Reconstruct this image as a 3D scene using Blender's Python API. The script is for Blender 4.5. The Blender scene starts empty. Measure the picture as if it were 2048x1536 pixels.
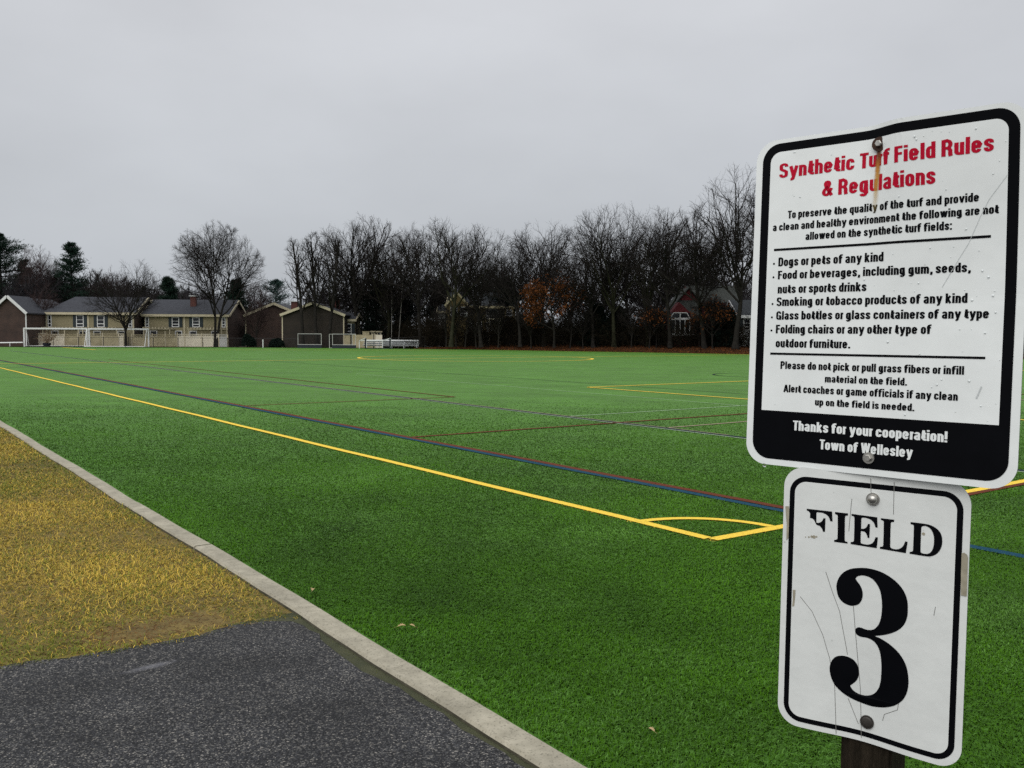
import bpy, bmesh, math, random
import numpy as np
from mathutils import Matrix, Vector
scene = bpy.context.scene
C = scene.collection
PI = math.pi

# ------------------------------------------------------------------ camera
F_PX, PITCH, ROLL, CAM_H = 1813.2, 0.0534, 0.0056, 1.7763      # measured on a 2048 px wide frame
cam_data = bpy.data.cameras.new('camera')
cam_data.sensor_width = 36.0
cam_data.lens = F_PX / 2048 * 36.0
cam_data.clip_start, cam_data.clip_end = 0.05, 4000
cam = bpy.data.objects.new('camera', cam_data)
C.objects.link(cam)
fw = Vector((0, math.cos(PITCH), -math.sin(PITCH)))
up = Vector((0, math.sin(PITCH), math.cos(PITCH)))
rt = Vector((1, 0, 0))
rt2 = rt * math.cos(ROLL) + up * math.sin(ROLL)
up2 = -rt * math.sin(ROLL) + up * math.cos(ROLL)
cam.matrix_world = Matrix(((rt2.x, up2.x, -fw.x, 0), (rt2.y, up2.y, -fw.y, 0), (rt2.z, up2.z, -fw.z, CAM_H), (0, 0, 0, 1)))
scene.camera = cam

# ------------------------------------------------------------------ overcast sky
SUN_EL, SUN_ROT = math.radians(44), math.radians(208)
world = bpy.data.worlds.new('World')
scene.world = world
world.use_nodes = True
wn, wl = world.node_tree.nodes, world.node_tree.links
wn.clear()
def wnode(t, **k):
    n = wn.new(t)
    for a, b in k.items(): setattr(n, a, b)
    return n
sky = wnode('ShaderNodeTexSky', sky_type='NISHITA', sun_disc=False, sun_elevation=SUN_EL, sun_rotation=SUN_ROT, air_density=1.0, dust_density=4.0)
bg_sky = wnode('ShaderNodeBackground'); bg_sky.inputs['Strength'].default_value = 0.06
wl.new(sky.outputs[0], bg_sky.inputs['Color'])
tc = wnode('ShaderNodeTexCoord')
sep = wnode('ShaderNodeSeparateXYZ'); wl.new(tc.outputs['Generated'], sep.inputs[0])
ramp = wnode('ShaderNodeValToRGB')                      # cloud deck: brighter overhead than at the horizon
cr = ramp.color_ramp
cr.elements[0].position = 0.0; cr.elements[0].color = (0.503, 0.533, 0.574, 1)
cr.elements[1].position = 1.0; cr.elements[1].color = (1.45, 1.47, 1.50, 1)
e = cr.elements.new(0.10); e.color = (0.555, 0.582, 0.618, 1)
e = cr.elements.new(0.40); e.color = (0.700, 0.713, 0.745, 1)
wl.new(sep.outputs['Z'], ramp.inputs[0])
mp = wnode('ShaderNodeMapping'); mp.inputs['Scale'].default_value = (1.0, 1.0, 2.2)
wl.new(tc.outputs['Generated'], mp.inputs[0])
cn = wnode('ShaderNodeTexNoise'); cn.inputs['Scale'].default_value = 2.2; cn.inputs['Detail'].default_value = 5; cn.inputs['Roughness'].default_value = 0.5
wl.new(mp.outputs[0], cn.inputs['Vector'])
cm = wnode('ShaderNodeMapRange'); cm.inputs['From Min'].default_value = 0.3; cm.inputs['From Max'].default_value = 0.7
cm.inputs['To Min'].default_value = 0.90; cm.inputs['To Max'].default_value = 1.08
wl.new(cn.outputs['Fac'], cm.inputs[0])
mul = wnode('ShaderNodeMix', data_type='RGBA', blend_type='MULTIPLY'); mul.inputs[0].default_value = 1.0
wl.new(ramp.outputs[0], mul.inputs[6]); wl.new(cm.outputs[0], mul.inputs[7])
bg_cl = wnode('ShaderNodeBackground'); bg_cl.inputs['Strength'].default_value = 1.0
wl.new(mul.outputs[2], bg_cl.inputs['Color'])
mx = wnode('ShaderNodeMixShader'); mx.inputs[0].default_value = 0.93
wl.new(bg_sky.outputs[0], mx.inputs[1]); wl.new(bg_cl.outputs[0], mx.inputs[2])
wo = wnode('ShaderNodeOutputWorld'); wl.new(mx.outputs[0], wo.inputs[0])

sun_data = bpy.data.lights.new('sun', 'SUN')
sun_data.energy, sun_data.angle, sun_data.color = 1.5, math.radians(60), (1.0, 0.97, 0.92)
sun = bpy.data.objects.new('sun', sun_data); C.objects.link(sun)
sd = Vector((math.sin(SUN_ROT) * math.cos(SUN_EL), math.cos(SUN_ROT) * math.cos(SUN_EL), math.sin(SUN_EL)))   # towards the sun
sun.rotation_euler = sd.to_track_quat('Z', 'Y').to_euler()

scene.view_settings.view_transform = 'Standard'
scene.view_settings.look = 'None'
scene.view_settings.exposure = 0.0
scene.view_settings.gamma = 1.0
scene.render.engine = 'CYCLES'
scene.cycles.max_bounces = 5
scene.cycles.diffuse_bounces = 3
scene.cycles.glossy_bounces = 2
scene.cycles.transparent_max_bounces = 12
scene.cycles.use_denoising = False

# ------------------------------------------------------------------ helpers
def material(name, col, rough=0.7, var=0.0, scale=4.0, col2=None, bump=0.0, bscale=None, spec=0.5, attr=None, metal=0.0, stretch=None, up=0.0, speck=0.0):
    """procedural material: two colours mixed by noise, optional vertex colour and bump"""
    m = bpy.data.materials.new(name); m.use_nodes = True
    nt = m.node_tree; N, L = nt.nodes, nt.links
    b = N['Principled BSDF']
    b.inputs['Roughness'].default_value = rough
    b.inputs['Metallic'].default_value = metal
    b.inputs['Specular IOR Level'].default_value = spec
    t = N.new('ShaderNodeTexCoord')
    src = t.outputs['Object']
    if stretch:
        mpn = N.new('ShaderNodeMapping'); mpn.inputs['Scale'].default_value = stretch
        L.new(src, mpn.inputs[0]); src = mpn.outputs[0]
    if attr:
        at = N.new('ShaderNodeAttribute'); at.attribute_name = attr
        L.new(at.outputs['Color'], b.inputs['Base Color'])
    else:
        no = N.new('ShaderNodeTexNoise'); no.inputs['Scale'].default_value = scale; no.inputs['Detail'].default_value = 6
        no.inputs['Roughness'].default_value = 0.6
        L.new(src, no.inputs['Vector'])
        rp = N.new('ShaderNodeValToRGB')
        c2 = col2 or tuple(min(1, c * (1 + var)) for c in col)
        c1 = col if col2 else tuple(c * (1 - var) for c in col)
        rp.color_ramp.elements[0].position = 0.3; rp.color_ramp.elements[0].color = (*c1, 1)
        rp.color_ramp.elements[1].position = 0.7; rp.color_ramp.elements[1].color = (*c2, 1)
        L.new(no.outputs['Fac'], rp.inputs[0]); out = rp.outputs[0]
        if speck:                                 # scattered dark grains and pits
            vo = N.new('ShaderNodeTexVoronoi'); vo.inputs['Scale'].default_value = speck; L.new(src, vo.inputs['Vector'])
            sv = N.new('ShaderNodeSeparateColor'); L.new(vo.outputs['Color'], sv.inputs[0])
            mr = N.new('ShaderNodeMapRange'); mr.inputs['From Min'].default_value = .80; mr.inputs['From Max'].default_value = 1.0; mr.inputs['To Min'].default_value = 1.0; mr.inputs['To Max'].default_value = .62; L.new(sv.outputs[0], mr.inputs[0])
            n3 = N.new('ShaderNodeTexNoise'); n3.inputs['Scale'].default_value = 2.2; n3.inputs['Detail'].default_value = 7; n3.inputs['Roughness'].default_value = .7; L.new(src, n3.inputs['Vector'])
            m3 = N.new('ShaderNodeMapRange'); m3.inputs['From Min'].default_value = .40; m3.inputs['From Max'].default_value = .62; m3.inputs['To Min'].default_value = 1.0; m3.inputs['To Max'].default_value = .78; L.new(n3.outputs['Fac'], m3.inputs[0])
            mu = N.new('ShaderNodeMath'); mu.operation = 'MULTIPLY'; L.new(mr.outputs[0], mu.inputs[0]); L.new(m3.outputs[0], mu.inputs[1])
            mxs = N.new('ShaderNodeMix'); mxs.data_type = 'RGBA'; mxs.blend_type = 'MULTIPLY'; mxs.inputs[0].default_value = 1; L.new(out, mxs.inputs[6]); L.new(mu.outputs[0], mxs.inputs[7]); out = mxs.outputs[2]
        L.new(out, b.inputs['Base Color'])
    if up:                                        # soft pile: fibres shade more like the mat they form than like single blades
        ge = N.new('ShaderNodeNewGeometry'); mxn = N.new('ShaderNodeMix'); mxn.data_type = 'VECTOR'; mxn.inputs[0].default_value = up
        L.new(ge.outputs['Normal'], mxn.inputs[4]); mxn.inputs[5].default_value = (0, 0, 1)
        nz = N.new('ShaderNodeVectorMath'); nz.operation = 'NORMALIZE'; L.new(mxn.outputs[1], nz.inputs[0]); L.new(nz.outputs[0], b.inputs['Normal'])
    if bump:
        n2 = N.new('ShaderNodeTexNoise'); n2.inputs['Scale'].default_value = bscale or scale * 4; n2.inputs['Detail'].default_value = 4
        L.new(src, n2.inputs['Vector'])
        bp = N.new('ShaderNodeBump'); bp.inputs['Strength'].default_value = bump; bp.inputs['Distance'].default_value = 0.02
        L.new(n2.outputs['Fac'], bp.inputs['Height']); L.new(bp.outputs[0], b.inputs['Normal'])
    return m

def np_mesh(name, V, loops, starts, totals, mat=None, cols=None, smooth=False):
    me = bpy.data.meshes.new(name)
    V = np.asarray(V, np.float32).reshape(-1, 3)
    me.vertices.add(len(V)); me.vertices.foreach_set('co', V.ravel())
    me.loops.add(len(loops)); me.loops.foreach_set('vertex_index', np.asarray(loops, np.int32))
    me.polygons.add(len(starts)); me.polygons.foreach_set('loop_start', np.asarray(starts, np.int32))
    me.polygons.foreach_set('loop_total', np.asarray(totals, np.int32))
    if smooth: me.polygons.foreach_set('use_smooth', np.ones(len(starts), bool))
    me.update(calc_edges=True)
    if cols is not None:
        a = me.color_attributes.new('Col', 'FLOAT_COLOR', 'POINT')
        c4 = np.ones((len(V), 4), np.float32); c4[:, :3] = cols
        a.data.foreach_set('color', c4.ravel())
    if mat: me.materials.append(mat)
    return me

def tri_mesh(name, V, T, mat=None, cols=None):
    T = np.asarray(T, np.int32); n = len(T)
    return np_mesh(name, V, T.ravel(), np.arange(n) * 3, np.full(n, 3), mat, cols)

def quad_mesh(name, V, Q, mat=None, smooth=False, cols=None):
    Q = np.asarray(Q, np.int32); n = len(Q)
    return np_mesh(name, V, Q.ravel(), np.arange(n) * 4, np.full(n, 4), mat, cols, smooth)

def link(name, me, parent=None, loc=None):
    o = bpy.data.objects.new(name, me); C.objects.link(o)
    if parent is not None: o.parent = parent
    if loc is not None: o.location = loc
    return o

def tag(o, label=None, cat=None, group=None, kind=None):
    if label: o['label'] = label
    if cat: o['category'] = cat
    if group: o['group'] = group
    if kind: o['kind'] = kind
    return o

def thing(name, label, cat, loc=(0, 0, 0), rz=0.0, group=None):
    o = bpy.data.objects.new(name, None); C.objects.link(o)
    o.empty_display_size = 0.3
    o.location = loc; o.rotation_euler = (0, 0, rz)
    return tag(o, label, cat, group)

class MB:
    """collects boxes, prisms, bars and tubes and links them as one mesh object"""
    def __init__(s): s.v, s.f = [], []
    def add(s, vs, fs):
        k = len(s.v); s.v += [tuple(map(float, p)) for p in vs]; s.f += [tuple(i + k for i in f) for f in fs]; return s
    def box(s, x0, x1, y0, y1, z0, z1):
        return s.add([(x0, y0, z0), (x1, y0, z0), (x1, y1, z0), (x0, y1, z0), (x0, y0, z1), (x1, y0, z1), (x1, y1, z1), (x0, y1, z1)],
                     [(3, 2, 1, 0), (4, 5, 6, 7), (0, 1, 5, 4), (1, 2, 6, 5), (2, 3, 7, 6), (3, 0, 4, 7)])
    def prism(s, poly, d):                       # polygon of 3-D points pushed along the vector d
        n = len(poly); d = Vector(d)
        a = [Vector(p) for p in poly]; b = [p + d for p in a]
        return s.add(a + b, [tuple(range(n)), tuple(range(2 * n - 1, n - 1, -1))] + [(i, i + n, (i + 1) % n + n, (i + 1) % n) for i in range(n)])
    def bar(s, p, q, w, h=None):                 # rectangular bar between two points
        p, q = Vector(p), Vector(q); h = h or w
        t = (q - p).normalized(); r = Vector((0, 0, 1)) if abs(t.z) < .95 else Vector((1, 0, 0))
        a = t.cross(r).normalized(); c = a.cross(t).normalized()
        return s.prism([p + a * w / 2 + c * h / 2, p - a * w / 2 + c * h / 2, p - a * w / 2 - c * h / 2, p + a * w / 2 - c * h / 2], q - p)
    def tube(s, pts, r, k=8, cap=True):
        pts = [Vector(p) for p in pts]; rr = r if isinstance(r, (list, tuple)) else [r] * len(pts)
        k0 = len(s.v); ref = None
        for i, p in enumerate(pts):
            t = (pts[min(i + 1, len(pts) - 1)] - pts[max(i - 1, 0)]).normalized()
            if ref is None: ref = t.cross(Vector((0, 0, 1)) if abs(t.z) < .9 else Vector((1, 0, 0))).normalized()
            a = (ref - t * ref.dot(t)).normalized(); ref = a; b = t.cross(a)
            for j in range(k):
                an = 2 * PI * j / k
                s.v.append(tuple(p + (a * math.cos(an) + b * math.sin(an)) * rr[i]))
        for i in range(len(pts) - 1):
            for j in range(k):
                s.f.append((k0 + i * k + j, k0 + i * k + (j + 1) % k, k0 + (i + 1) * k + (j + 1) % k, k0 + (i + 1) * k + j))
        if cap:
            s.f.append(tuple(k0 + j for j in range(k - 1, -1, -1))); s.f.append(tuple(k0 + (len(pts) - 1) * k + j for j in range(k)))
        return s
    def build(s, name, mat, parent=None, loc=None, smooth=False, bevel=0.0):
        me = bpy.data.meshes.new(name); me.from_pydata(s.v, [], s.f); me.materials.append(mat)
        bm = bmesh.new(); bm.from_mesh(me); bmesh.ops.recalc_face_normals(bm, faces=bm.faces)
        if bevel: bmesh.ops.bevel(bm, geom=list(bm.edges), offset=bevel, segments=2, affect='EDGES', clamp_overlap=True)
        bm.to_mesh(me); bm.free()
        if smooth: me.polygons.foreach_set('use_smooth', [True] * len(me.polygons))
        return link(name, me, parent, loc)

def col(px, D): return (px - 1024) / F_PX * D                      # sideways offset of an image column at distance D
def hor(px): return 671.1 + (px - 1024) * 0.0056
def alt(px, py, D): return CAM_H + (hor(px) - py) / F_PX * D       # height of a pixel at distance D

# field frame: origin at the near corner, u along the touchline, v along the goal line
OC = np.array([1.7267, 7.8637]); TH = 2.2004
U = np.array([math.cos(TH), math.sin(TH)]); Vv = np.array([U[1], -U[0]])
def W2(a, b): return OC + a * U + b * Vv
def W3(a, b, z=0.0):
    p = OC + a * U + b * Vv; return (p[0], p[1], z)

# ------------------------------------------------------------------ ground sheets
def sheet(name, pts, z, mat, kind='structure'):
    me = bpy.data.meshes.new(name)
    me.from_pydata([(p[0], p[1], z) for p in pts], [], [tuple(range(len(pts)))]); me.materials.append(mat)
    bm = bmesh.new(); bm.from_mesh(me)
    for f in bm.faces:
        if f.normal.z < 0: f.normal_flip()
    bm.to_mesh(me); bm.free()
    return tag(link(name, me), kind=kind)

M = {}
M['earth'] = material('earth', (.045, .035, .018), .95, col2=(.07, .055, .025), scale=.15, bump=.6, bscale=3)
M['soil'] = material('soil_under_grass', (.085, .060, .014), .95, col2=(.20, .140, .032), scale=4.5, bump=.8, bscale=60)

def turf_material():
    m = bpy.data.materials.new('synthetic_turf'); m.use_nodes = True
    N, L = m.node_tree.nodes, m.node_tree.links
    b = N['Principled BSDF']; b.inputs['Roughness'].default_value = .65; b.inputs['Specular IOR Level'].default_value = .12
    b.inputs['Sheen Weight'].default_value = .10; b.inputs['Sheen Roughness'].default_value = .45; b.inputs['Sheen Tint'].default_value = (.62, 1.0, .42, 1)
    t = N.new('ShaderNodeTexCoord')
    def noise(scale, detail=4, rough=.6, st=(1, 1, 1)):
        mp_ = N.new('ShaderNodeMapping'); mp_.inputs['Scale'].default_value = st; mp_.inputs['Rotation'].default_value = (0, 0, -.64)
        L.new(t.outputs['Object'], mp_.inputs[0])
        n = N.new('ShaderNodeTexNoise'); n.inputs['Scale'].default_value = scale; n.inputs['Detail'].default_value = detail; n.inputs['Roughness'].default_value = rough
        L.new(mp_.outputs[0], n.inputs['Vector']); return n.outputs['Fac']
    def ramp(f, p0, c0, p1, c1):
        r = N.new('ShaderNodeValToRGB'); r.color_ramp.elements[0].position = p0; r.color_ramp.elements[0].color = (*c0, 1)
        r.color_ramp.elements[1].position = p1; r.color_ramp.elements[1].color = (*c1, 1); L.new(f, r.inputs[0]); return r.outputs[0]
    def mix(fac, a, b2, mode='MIX'):
        x = N.new('ShaderNodeMix'); x.data_type = 'RGBA'; x.blend_type = mode
        if isinstance(fac, float): x.inputs[0].default_value = fac
        else: L.new(fac, x.inputs[0])
        L.new(a, x.inputs[6]); L.new(b2, x.inputs[7]); return x.outputs[2]
    fine = ramp(noise(45, 3, .7), .32, (.036, .112, .006), .68, (.078, .200, .017))
    patch = ramp(noise(.35, 5, .65, (1, 1.8, 1)), .35, (.74, .76, .72), .68, (1.20, 1.20, 1.40))
    big = ramp(noise(1.6, 5, .7), .3, (.86, .86, .86), .72, (1.13, 1.13, 1.16))
    L.new(mix(1.0, mix(1.0, fine, patch, 'MULTIPLY'), big, 'MULTIPLY'), b.inputs['Base Color'])
    bp = N.new('ShaderNodeBump'); bp.inputs['Strength'].default_value = .7; bp.inputs['Distance'].default_value = .02
    L.new(noise(70, 3, .7), bp.inputs['Height']); L.new(bp.outputs[0], b.inputs['Normal'])
    return m
M['turf'] = turf_material()
sheet('ground', [(-900, -60), (900, -60), (900, 1800), (-900, 1800)], -.16, M['earth'])
FAR = [(-78, 111.2), (-46, 115.2), (-38.4, 119.5), (-21.6, 119.8), (-11.7, 115.5), (-5, 113.6), (5, 106.3), (15.2, 99.7), (23.8, 92.9), (45, 77), (86, 46)]
turf_poly = [W2(-25, -3.67), W2(-25, 74)] + FAR[::-1] + [W2(128, -3.67)]
sheet('synthetic_turf', turf_poly, 0.0, M['turf'])
sheet('grass_verge', [W2(.03, -60), W2(.03, -3.76), W2(135, -3.76), W2(135, -60)], -.022, M['soil'])

def asphalt_material():
    m = bpy.data.materials.new('asphalt'); m.use_nodes = True
    N, L = m.node_tree.nodes, m.node_tree.links
    b = N['Principled BSDF']; b.inputs['Roughness'].default_value = .7; b.inputs['Specular IOR Level'].default_value = .25
    t = N.new('ShaderNodeTexCoord')
    v = N.new('ShaderNodeTexVoronoi'); v.inputs['Scale'].default_value = 135; v.inputs['Randomness'].default_value = 1
    wn_ = N.new('ShaderNodeTexNoise'); wn_.inputs['Scale'].default_value = 90; L.new(t.outputs['Object'], wn_.inputs['Vector'])
    vm = N.new('ShaderNodeVectorMath'); vm.operation = 'SCALE'; vm.inputs['Scale'].default_value = .012; L.new(wn_.outputs['Color'], vm.inputs[0])
    va = N.new('ShaderNodeVectorMath'); va.operation = 'ADD'; L.new(t.outputs['Object'], va.inputs[0]); L.new(vm.outputs[0], va.inputs[1])
    L.new(va.outputs[0], v.inputs['Vector'])
    sepc = N.new('ShaderNodeSeparateColor'); L.new(v.outputs['Color'], sepc.inputs[0])
    r = N.new('ShaderNodeValToRGB'); el = r.color_ramp.elements
    el[0].position = 0; el[0].color = (.006, .0065, .0075, 1); el[1].position = 1; el[1].color = (.30, .28, .25, 1)
    for p_, c_ in ((.38, (.022, .0225, .026)), (.62, (.046, .047, .052)), (.82, (.098, .097, .095)), (.94, (.19, .182, .165))):
        x = el.new(p_); x.color = (*c_, 1)
    L.new(sepc.outputs[0], r.inputs[0])
    d = N.new('ShaderNodeMapRange'); d.inputs['From Min'].default_value = .30; d.inputs['From Max'].default_value = .62; d.inputs['To Min'].default_value = 1; d.inputs['To Max'].default_value = .25
    L.new(v.outputs['Distance'], d.inputs[0])
    m1 = N.new('ShaderNodeMix'); m1.data_type = 'RGBA'; m1.blend_type = 'MULTIPLY'; m1.inputs[0].default_value = .8
    L.new(r.outputs[0], m1.inputs[6]); L.new(d.outputs[0], m1.inputs[7])
    n = N.new('ShaderNodeTexNoise'); n.inputs['Scale'].default_value = 1.7; n.inputs['Detail'].default_value = 6; L.new(t.outputs['Object'], n.inputs['Vector'])
    rr = N.new('ShaderNodeMapRange'); rr.inputs['From Min'].default_value = .3; rr.inputs['From Max'].default_value = .7; rr.inputs['To Min'].default_value = .65; rr.inputs['To Max'].default_value = 1.35
    L.new(n.outputs['Fac'], rr.inputs[0])
    m2 = N.new('ShaderNodeMix'); m2.data_type = 'RGBA'; m2.blend_type = 'MULTIPLY'; m2.inputs[0].default_value = 1
    L.new(m1.outputs[2], m2.inputs[6]); L.new(rr.outputs[0], m2.inputs[7])
    # one pale scuff with a shape of its own
    mp_ = N.new('ShaderNodeMapping'); mp_.vector_type = 'TEXTURE'
    mp_.inputs['Location'].default_value = (-1.93, 4.79, -.05); mp_.inputs['Rotation'].default_value = (0, 0, .75); mp_.inputs['Scale'].default_value = (.17, .045, 1)
    L.new(t.outputs['Object'], mp_.inputs[0])
    ln = N.new('ShaderNodeVectorMath'); ln.operation = 'LENGTH'; L.new(mp_.outputs[0], ln.inputs[0])
    ns = N.new('ShaderNodeTexNoise'); ns.inputs['Scale'].default_value = 60; L.new(t.outputs['Object'], ns.inputs['Vector'])
    ad = N.new('ShaderNodeMath'); ad.operation = 'ADD'; L.new(ln.outputs['Value'], ad.inputs[0]); L.new(ns.outputs['Fac'], ad.inputs[1])
    mk = N.new('ShaderNodeMapRange'); mk.inputs['From Min'].default_value = .5; mk.inputs['From Max'].default_value = 1.5; mk.inputs['To Min'].default_value = .6; mk.inputs['To Max'].default_value = 0
    L.new(ad.outputs[0], mk.inputs[0])
    m3 = N.new('ShaderNodeMix'); m3.data_type = 'RGBA'; L.new(mk.outputs[0], m3.inputs[0]); L.new(m2.outputs[2], m3.inputs[6]); m3.inputs[7].default_value = (.20, .20, .22, 1)
    L.new(m3.outputs[2], b.inputs['Base Color'])
    bp = N.new('ShaderNodeBump'); bp.inputs['Strength'].default_value = .9; bp.inputs['Distance'].default_value = .006; bp.invert = True
    L.new(v.outputs['Distance'], bp.inputs['Height']); L.new(bp.outputs[0], b.inputs['Normal'])
    return m
M['asphalt'] = asphalt_material()
rng = np.random.default_rng(5)
edge = [W2(.09 + .05 * math.sin(b * 3.1) + rng.normal(0, .012), b) for b in np.arange(-26, -4.1, .12)]
edge += [W2(.06, -3.98), W2(-.03, -3.85)]
edge += [W2(a, -3.815 - (.06 * math.exp(-((a + .9) / .45) ** 2)) + rng.normal(0, .008)) for a in np.arange(-.15, -12, -.1)]
sheet('asphalt_path', edge + [W2(-12, -3.82), W2(-12, -26)], -.012, M['asphalt'])
sheet('path_edge_soil', [W2(-12, -4.2), W2(.15, -4.2), W2(.15, -3.76), W2(-12, -3.76)], -.018, material('mossy_soil', (.030, .036, .012), .95, col2=(.06, .062, .026), scale=9, bump=1, bscale=90))

# kerb: separate concrete lengths with open joints
M['concrete'] = material('concrete', (.28, .258, .198), .9, col2=(.40, .370, .290), scale=11, bump=.12, bscale=45, spec=.2, speck=130)
def kerb():
    mb = MB(); rg = random.Random(3)
    joints = [-14, -8.2, -3.9, 2.25, 4.59, 7.7, 11.5, 15.5, 19.8, 24, 29, 36, 44, 54, 66, 80, 96, 114, 130]
    zo = 0
    for j in range(len(joints) - 1):
        a0, a1 = joints[j] + (.018 if joints[j] == 2.25 else .006), joints[j + 1] - (.018 if joints[j + 1] == 2.25 else .006)
        zo = {2.25: .010, 4.59: .004, -3.9: .010}.get(joints[j], rg.uniform(.004, .010))
        n = max(2, int((a1 - a0) / .35)); prev = None
        for i in range(n + 1):
            a = a0 + (a1 - a0) * i / n
            w = .012 * math.sin(a * 1.1) + .006 * math.sin(a * 3.3 + 1)
            bL, bR = -3.772 + w * .7 + .003 * math.sin(a * 7), -3.620 + w * .7
            sec = [W3(a, bL, -.2), W3(a, bL, zo - .014), W3(a, bL + .012, zo), W3(a, bR - .010, zo), W3(a, bR, zo - .010), W3(a, bR, -.2)]
            if prev is not None:
                k = len(mb.v); mb.v += prev + sec
                mb.f += [(k + q, k + q + 1, k + 7 + q, k + 6 + q) for q in range(5)]
                if i == 1: mb.f.append(tuple(k + q for q in range(5, -1, -1)))
                if i == n: mb.f.append(tuple(k + 6 + q for q in range(6)))
            prev = sec
    o = mb.build('kerb', M['concrete'])
    o.data.materials.append(material('kerb_dirt_and_shade', (.030, .028, .014), .95, col2=(.10, .09, .06), scale=5, bump=.3, bscale=60))  # path-side face: grime, with its shade also put into the colour
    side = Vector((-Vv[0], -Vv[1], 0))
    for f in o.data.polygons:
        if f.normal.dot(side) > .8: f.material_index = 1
    tag(o, kind='structure')
kerb()

# ------------------------------------------------------------------ painted lines (a0,b0,a1,b1,width,colour) or arcs
PAINT = {'yellow': (.82, .57, .065), 'blue': (.003, .048, .088), 'brown': (.115, .026, .008), 'teal': (.006, .016, .020), 'tan': (.30, .24, .17), 'white': (.36, .48, .32)}
def wa(x, y):
    q = np.array([x, y]) - OC; return (q @ U, q @ Vv)
FW_, FL_ = 66.6, 96.0
MIDA, MIDB = 53.4, 33.3
LINES = [(0, 0, 96, 0, .115, 'yellow'), (-.05, 0, -.05, FW_, .115, 'yellow'),
         (-.15, 1.7, -.15, 60, .10, 'brown'),
         (-9, 1.615, 96, 1.615, .12, 'blue'), (-.1, 1.735, 96, 1.735, .12, 'brown'),
         (8.32, 1.75, 8.32, 60, .10, 'brown'), (16.6, 1.75, 16.6, 7.93, .09, 'brown'), (16.6, 7.93, 60, 7.93, .09, 'brown'),
         (-9, 6.61, 96, 6.61, .16, 'teal'), (-9, 6.51, 96, 6.51, .05, 'white'), (5.5, 6.715, 60, 6.715, .05, 'tan'),
         (18.4, 14.5, 0, 14.5, .13, 'yellow'), (18.4, 14.5, 18.4, FW_ - 14.5, .14, 'yellow'),
         (5.5, 24.2, 0, 24.2, .10, 'yellow'), (5.5, 24.2, 5.5, FW_ - 24.2, .10, 'yellow'),
         (10, 6.7, 10, 40, .05, 'white'), (10, 12.44, 32, 12.44, .04, 'white'), (7.05, 6.7, 7.05, 40, .08, 'tan'),
         (0, 16.3, 60, 16.3, .06, 'teal'),
         (53.4, 0, 53.4, FW_, .20, 'yellow')]
a, b = wa(-44.19, 96.3); a2, b2 = wa(-55.2, 111.4); LINES.append((a, b, a2, b2, .28, 'yellow'))
a2, b2 = wa(-31.8, 100.4); LINES.append((a, b, a2, b2, .26, 'yellow')); a, b = wa(-6.5, 107.3); LINES.append((a2, b2, a, b, .26, 'yellow'))
a, b = wa(-4.5, 112); a2, b2 = wa(24.5, 91.4); LINES.append((a, b, a2, b2, .22, 'yellow'))
ARCS = [(0, 0, .864, 0, 90, .10, 'yellow'), (MIDA, MIDB, 9.05, 0, 360, .22, 'yellow'), (21.5, 28.2, 2.5, 0, 360, .10, 'teal'),
        (11.0, MIDB, 9.1, -50, 50, .10, 'yellow')]
def field_lines():
    built = {}
    def strip(colr, P, Q):
        v, q = built.setdefault(colr, ([], [])); k = len(v)
        for s_, t_ in zip(P, Q): v.append(s_); v.append(t_)
        q += [(k + 2 * i, k + 2 * i + 1, k + 2 * i + 3, k + 2 * i + 2) for i in range(len(P) - 1)]
    zc = {'yellow': .0140, 'blue': .0120, 'brown': .0130, 'teal': .0125, 'tan': .0110, 'white': .0100}
    for (a0, b0, a1, b1, w, cl) in LINES:
        d = np.array([a1 - a0, b1 - b0], float); L_ = np.linalg.norm(d); d /= L_; nn = np.array([-d[1], d[0]]) * w / 2
        n = max(1, int(L_ / 1.2)); P, Q = [], []
        for i in range(n + 1):
            c0 = np.array([a0, b0], float) + d * L_ * i / n
            j = .010 * math.sin(i * 1.7 + a0) + .006 * math.sin(i * .6)
            c0 = c0 + nn / (w / 2) * j
            P.append(W3(*(c0 - nn), zc[cl])); Q.append(W3(*(c0 + nn), zc[cl]))
        strip(cl, P, Q)
    for (ca, cb, R, t0, t1, w, cl) in ARCS:
        n = max(12, int((t1 - t0) / 4)); T = np.radians(np.linspace(t0, t1, n + 1))
        strip(cl, [W3(ca + (R - w / 2) * math.cos(t), cb + (R - w / 2) * math.sin(t), zc[cl] + .001) for t in T],
              [W3(ca + (R + w / 2) * math.cos(t), cb + (R + w / 2) * math.sin(t), zc[cl] + .001) for t in T])
    for cl, (v, q) in built.items():
        m = material(cl + '_line_fibre', tuple(c * .80 for c in PAINT[cl]), .8, spec=.15, col2=tuple(min(1, c * 1.1) for c in PAINT[cl]), scale=60, bump=.5, bscale=80)
        me = quad_mesh(cl + '_field_line', v, q, m)
        bm = bmesh.new(); bm.from_mesh(me)
        for f in bm.faces:
            if f.normal.z < 0: f.normal_flip()
        bm.to_mesh(me); bm.free()
        tag(link(cl + '_field_line', me), kind='structure')
field_lines()

# ------------------------------------------------------------------ turf fibres and dry grass, real blades near the camera
def smooth_noise(rg, x, y, scale, octaves=3):
    out = np.zeros_like(x); amp = 1.0
    for o in range(octaves):
        ang = rg.uniform(0, 2 * PI, 4); ph = rg.uniform(0, 2 * PI, 4)
        for a_, p_ in zip(ang, ph):
            k = scale * 2 ** o * rg.uniform(.7, 1.4)
            out += amp * np.sin((x * math.cos(a_) + y * math.sin(a_)) * k + p_ + 1.3 * np.sin((x * math.sin(a_) - y * math.cos(a_)) * k * .7 + p_ * 2))
        amp *= .55
    return out / 4

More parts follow.
